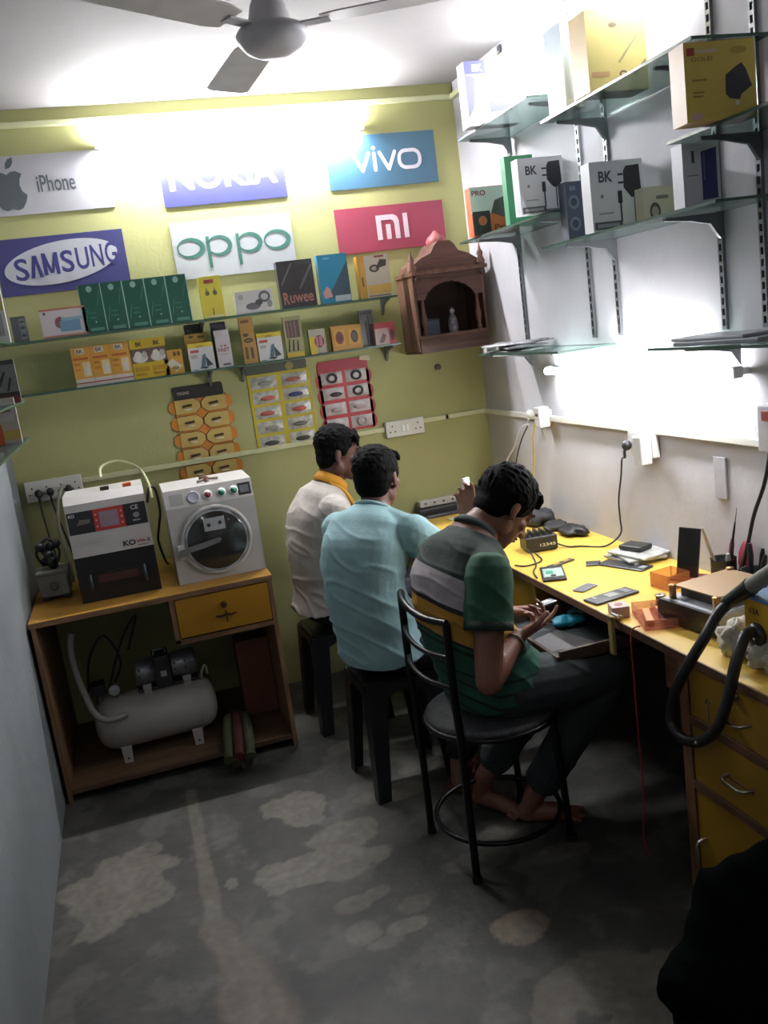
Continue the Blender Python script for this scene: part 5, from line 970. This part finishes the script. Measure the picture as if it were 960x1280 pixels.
def stripes(edges,k,base):
    """cloth whose dyed bands lie across the wearer's leaning back"""
    m=M('223f33',.8,0,.10,25,.001,bsc=90).copy(); nt=m.node_tree; tc=[x for x in nt.nodes if x.type=='TEX_COORD'][0]
    sx=nt.nodes.new('ShaderNodeSeparateXYZ'); a=nt.nodes.new('ShaderNodeMath'); a.operation='MULTIPLY_ADD'; a.inputs[1].default_value=k
    mn=nt.nodes.new('ShaderNodeMath'); mn.operation='MINIMUM'; mn.inputs[1].default_value=-.03; nt.links.new(tc.outputs['Object'],sx.inputs[0]); nt.links.new(sx.outputs[0],mn.inputs[0]); nt.links.new(mn.outputs[0],a.inputs[0]); nt.links.new(sx.outputs[2],a.inputs[2])
    b=nt.nodes.new('ShaderNodeMath'); b.operation='SUBTRACT'; b.inputs[1].default_value=base; nt.links.new(a.outputs[0],b.inputs[0])
    r=nt.nodes.new('ShaderNodeValToRGB'); r.color_ramp.interpolation='CONSTANT'; nt.links.new(b.outputs[0],r.inputs[0])
    els=r.color_ramp.elements
    for i,(p,c) in enumerate(edges):
        e=els[i] if i<2 else els.new(p); e.position=p; e.color=lin(c)
    mx=[n for n in nt.nodes if n.type=='MIX'][0]; nt.links.new(r.outputs[0],mx.inputs[6]); return m
# ---- front man: green striped polo
b3=(.95,2.50,0); e=[(0,'1f4a3a')]
for q in (.10,.145,.19,.235,.275): e+=[(q,'142a24'),(q+.010,'1f5242')]
# ramp coordinate = s - .40 with s = z + .5 (x-.8) in room coordinates
def S2R(s): return s-.40
e+=[(S2R(.745),'142a24'),(S2R(.758),'1f5242'),(S2R(.768),'142420'),(S2R(.777),'b5862f'),(S2R(.872),'1f2422'),(S2R(.888),'a39da0'),(S2R(.985),'26352f')]
e=sorted(set(e)); POLO=stripes(e[:30],.5,.40+ .5*(.8-.95))
SK3=M('7d5140',.5,0,.12,12,.0006,bsc=200); f3=math.radians(74)
S3=dict(skin=SK3,face=f3,hface=math.radians(82),tilt=math.radians(48),lip='6a3c34',vox=.0048,seed=3,fringe=1.2,hlen=.03,hbig=.006,
 spine=[(.985,2.50,.57),(.93,2.49,.68),(.895,2.49,.80),(.905,2.495,.91),(.935,2.505,.985),(.975,2.515,1.045),(1.00,2.52,1.07)],
 rs=(.935,2.335,.965),ls=(.895,2.655,.96),re=(.868,2.255,.672),rw=(1.015,2.355,.745),le=(.98,2.72,.70),lw=(1.075,2.585,.745),
 rhd=(.93,.22,.16),rhu=(.1,-.35,-.93),rts=-1,rcs=(.22,.75,.9,1.0),hs=.94,lhd=(.93,-.25,-.02),lhu=(-.05,.45,.9),lts=1,lcs=(.30,.42,.5,.55),
 head=(1.10,2.535,1.105),rh=(1.0,2.41,.56),rk=(1.33,2.40,.545),ra=(1.10,2.55,.10),lh=(.97,2.59,.56),lk=(1.32,2.66,.545),la=(.99,2.715,.12),rf=(.9,-.45,0),lf=(.45,-.85,0),
 shirt=POLO,sleeve=.52,sleeve_part=M('22523c',.8,0,.1,25,.001,bsc=90),cuff=M('16281f',.8),collar=M('1a3028',.8,0,.1,30),ch=.012,crad=.063,inf=.010,pants=M('2b3133',.85,0,.15,20,.001,bsc=90),plen=.86,fold=.006)
t3,P3h,rot3,ax3,L3,_,_=build_person('man in a green polo with white and yellow back bands, working over the drawer',b3,S3)
g=MB(); w=L3(S3['rw']); e_=L3(S3['re']); d=(w-e_).normalized(); u1,u2=basis(d); p=w-d*.022
g.tube([p+u1*.031*cos(2*PI*k/20)+u2*.031*sin(2*PI*k/20) for k in range(20)],.0028,M('a8a29a',.25,.8),8,closed=True)
tag(g.build('bracelet',None,b3),'silver metal bangle on the right wrist of the green polo man','bracelet')
g=MB(); g.rbox((-.032,-.017,-.004),(.032,.017,.004),M('8f9398',.25,.4,.2,80),.003); g.box((-.02,-.012,.004),(.015,.012,.0055),M('c9c9c4',.3)); tag(g.build('phone_part',None,(1.168,2.455,.792),.3),'small silvery phone part held in the fingers of the green polo man','part')
# ---- middle man: pale blue T-shirt
b2=(.80,3.10,0); f2=math.radians(52)
S2_=dict(skin=M('6d4a3c',.5,0,.12,12,.0006,bsc=200),face=f2,hface=math.radians(46),tilt=math.radians(8),lip='5c3430',vox=.0062,seed=5,fringe=.8,hlen=.016,
 spine=[(.80,3.10,.55),(.755,3.07,.67),(.735,3.06,.80),(.76,3.075,.92),(.795,3.10,.995),(.83,3.125,1.045),(.845,3.14,1.075)],
 rs=(.92,2.97,.972),ls=(.712,3.225,.98),re=(1.10,3.00,.79),rw=(1.20,3.135,.935),le=(.93,3.36,.80),lw=(1.16,3.36,.80),
 rhd=(.15,.35,.9),rhu=(.5,.7,-.4),rts=-1,rc=.5,lhd=(1,-.05,-.05),lhu=(0,0,1),lts=1,lc=.25,
 head=(.873,3.165,1.165),rh=(.86,3.02,.54),rk=(1.13,3.05,.52),ra=(.965,2.905,.10),lh=(.78,3.18,.54),lk=(1.10,3.32,.52),la=(1.06,3.28,.10),rf=(.5,.8,0),lf=(.9,.4,0),
 ws=.92,shirt=M('98bcc0',.85,0,.06,20,.001,bsc=90),sleeve=.60,inf=.016,pants=M('14161f',.85,0,.1,20),fold=.007,collar=M('8cb0b4',.85),ch=.004,crad=.066,plen=.9)
t2_,P2h,rot2,ax2,L2,_,_=build_person('man in a pale blue T-shirt on a black stool, seen from behind',b2,S2_)
g=MB(); g.rbox((-.02,-.006,-.03),(.02,.006,.035),M('dcd8e0',.3),.004); o=g.build('white_gadget',None,(1.238,3.215,1.058),.5); tag(o,'small white gadget held up in the hand of the pale blue T-shirt man','gadget')
g=MB(); g.rbox((-.05,-.13,0),(.05,.13,.03),M('5a2028',.7),.012); tag(g.build('slipper',None,(.99,2.955,.0005),-.5),'dark red slipper under the foot between the chair legs','slipper')
# ---- far man: white shirt, yellow collar
b1=(.74,3.76,0); f1=math.radians(78)
S1_=dict(skin=M('5c3a30',.5,0,.12,12,.0006,bsc=200),face=f1,hface=math.radians(98),tilt=math.radians(14),lip='4a2a28',vox=.0065,seed=9,fringe=1.5,hlen=.016,
 spine=[(.735,3.76,.55),(.72,3.755,.67),(.71,3.75,.80),(.735,3.75,.93),(.775,3.75,1.01),(.81,3.75,1.065),(.83,3.75,1.095)],
 rs=(.785,3.595,.98),ls=(.77,3.905,.98),re=(.83,3.52,.745),rw=(1.05,3.60,.80),le=(.86,3.98,.76),lw=(1.08,3.90,.81),
 rhd=(1,.05,-.05),rhu=(0,0,1),rts=-1,lhd=(1,-.05,-.05),lhu=(0,0,1),lts=1,
 head=(.872,3.745,1.205),rh=(.76,3.68,.54),rk=(1.15,3.64,.52),ra=(1.10,3.66,.10),lh=(.76,3.85,.54),lk=(1.15,3.88,.52),la=(1.10,3.88,.10),rf=(1,0,0),lf=(1,0,0),
 ws=.88,shirt=M('b8b0a8',.85,0,.06,20,.001,bsc=90),sleeve=1.5,inf=.018,pants=M('131623',.85,0,.1,20),fold=.007,collar=M('c88a1c',.7),collar_label='yellow shirt collar',ch=.03,crad=.066,plen=.9)
t1_,P1h,rot1,ax1,L1,_,_=build_person('man in a white shirt with a yellow collar, farthest along the bench',b1,S1_)
g=MB(); nb=L1((.83,3.70,1.05)); g.tube(spline([L1((.80,3.68,1.09)),L1((.85,3.665,1.05)),L1((.885,3.66,.98)),L1((.90,3.655,.92))],5),[.010]*15+[.014],M('c8901c',.7),8); g.build('placket',t1_)
# ================================================================ STOOLS AND CHAIR
def stool(label,c,rz,h=.45,group='black plastic stools'):
    t=thing('plastic_stool',label,'stool',(c[0],c[1],0),rz,group); m=M('15171a',.35,0,.08,20); g=MB()
    g.prism(rrect(-.14,-.14,.14,.14,.035),(0,0,h-.014),X3,Y3,.014,m); g.prism(rrect(-.12,-.12,.12,.12,.03),(0,0,h-.002),X3,Y3,.004,m); g.build('seat',t)
    for k in range(4):
        R=Matrix.Rotation(k*PI/2,4,'Z')
        g=MB(); z0=h-.012; A=[(.142,.142),(.142,.070),(.134,.070),(.134,.134),(.070,.134),(.070,.142)]; Bq=[(.168,.168),(.168,.118),(.160,.118),(.160,.160),(.118,.160),(.118,.168)]
        vs=[(x,y,z0) for x,y in A]+[(x,y,0) for x,y in Bq]; n=6; g.add(vs,[list(range(n)),[n+q for q in range(n)][::-1]]+[(q,n+q,n+(q+1)%n,(q+1)%n) for q in range(n)],m,False,R); g.build('leg',t)
        g=MB(); pts=[(-.1,0),(.1,0),(.11,-.085),(.085,-.05),(.04,-.03),(-.04,-.03),(-.085,-.05),(-.11,-.085)]; g.prism(pts[::-1],(0,-.142,h-.014),X3,Z3,.004,m,R); g.build('apron',t)
    return t
stool('black plastic stool under the man in the pale blue T-shirt',(.80,3.10),.06)
stool('black plastic stool under the man in the white shirt by the green wall',(.745,3.765),.05)
MET=M('17181a',.35,.5,.1,20)
ch=thing('metal_chair','round-seated black metal chair with a foot ring, under the green polo man','chair',(.955,2.50,0))
legs=[(-.171,-.166),(-.202,.162),(.188,-.11),(.155,.20)]
g=MB(); g.lathe([(0,.455),(.19,.455),(.205,.46),(.21,.47),(.205,.482),(.19,.487),(0,.485)],M('3a3b3d',.7,0,.35,90),n=40); g.build('seat',ch); g=MB(); g.tube([(.212*cos(2*PI*k/36),.212*sin(2*PI*k/36),.462) for k in range(36)],.009,MET,10,closed=True); g.build('seat_rim',ch)
for i,(x,y) in enumerate(legs):
    g=MB(); k=.9
    if i<2:
        tp=[(x*.98,y*1.0,.46),(x*1.0,y,.62),(x*.98,y,.845 if i==0 else .865)]
        g.tube(spline([(x,y,0)]+tp,5),.0125,MET,10); g.build('back_leg',ch)
    else: g.tube([(x,y,0),(x*k,y*k,.46)],.012,MET,10); g.build('leg',ch)
    MB().cyl((x,y,0),(x,y,.02),.016,M('0e0e0e',.6),n=12).build('foot_cap',ch)
g=MB(); g.tube([(.205*cos(2*PI*k/40)-.005,.205*sin(2*PI*k/40)+.02,.105) for k in range(40)],.0085,MET,10,closed=True); g.build('foot_ring',ch)
for z0,z1,nm in ((.845,.865,'top_rail'),(.735,.75,'back_rail'),(.64,.65,'back_rail')):
    g=MB(); g.tube(spline([(-.168,-.166,z0),(-.205,-.08,z0+.0),(-.222,.0,(z0+z1)/2),(-.218,.09,z1),(-.198,.162,z1)],6),.011 if z0>.8 else .008,MET,10); g.build(nm,ch)
# ================================================================ FOREGROUND CHAIR WITH DARK JACKET
DG=M('101010',1,0,.15,30,spec=.1)
fc=thing('padded_chair','dark grey padded chair at the lower right corner carrying a black garment','chair',(1.14,1.02,0))
g=MB(); 
loft(g,[((0,.10,.50),.20,.035,(1,.0,0),(0,0,1)),((0,.11,.62),.225,.04,(1,0,0),(0,0,1)),((0,.12,.73),.21,.04,(1,0,0),(0,0,1)),((0,.125,.785),.17,.035,(1,0,0),(0,0,1)),((0,.127,.81),.11,.025,(1,0,0),(0,0,1))],DG); blob(g,'backrest',fc,.008,6)
g=MB(); g.rbox((-.22,-.36,.42),(.22,.06,.48),DG,.03,3); g.build('seat',fc)
MB().rbox((-.03,.05,.38),(.03,.09,.56),MET,.005).build('back_bracket',fc)
MB().cyl((0,-.15,.06),(0,-.15,.43),.025,MET).build('pole',fc)
for k in range(5):
    a=2*PI*k/5+.3; MB().tube([(0,-.15,.075),(.26*cos(a),-.15+.26*sin(a),.05)],[.02,.014],MET,10).build('base_leg',fc); MB().cyl((.26*cos(a),-.15+.26*sin(a),.0),(.26*cos(a),-.15+.26*sin(a),.045),.016,M('0e0e0e',.6),n=12).build('foot',fc)
g=MB(); JK=M('0b0d0d',1,0,.2,25,.002,bsc=70,spec=0)
def jp(x,y,Yv): return on(x,y,1,Yv)
for (px,py,Yv,r_) in [(900,1125,1.10,.050),(930,1110,1.09,.06),(970,1090,1.08,.06),(895,1165,1.08,.055),(940,1170,1.06,.08),(990,1150,1.05,.09),(868,1215,1.06,.045),(852,1235,1.05,.035),(880,1270,1.05,.055),(930,1240,1.03,.09),(1000,1230,1.02,.10),(875,1330,1.04,.055),(930,1330,1.02,.085),(1000,1330,1.0,.10),(880,1400,1.04,.06),(960,1420,1.02,.09),(1040,1300,1.0,.09),(1040,1200,1.02,.09),(1030,1110,1.05,.06)]:
    q=jp(px,py,Yv); g.ell(q,(r_,.05,r_),JK,16)
o=blob(g,'black_jacket',None,.009,5,folds(.010,2,7,2)); tag(o,'black garment draped over the dark grey chair at the lower right corner','garment')
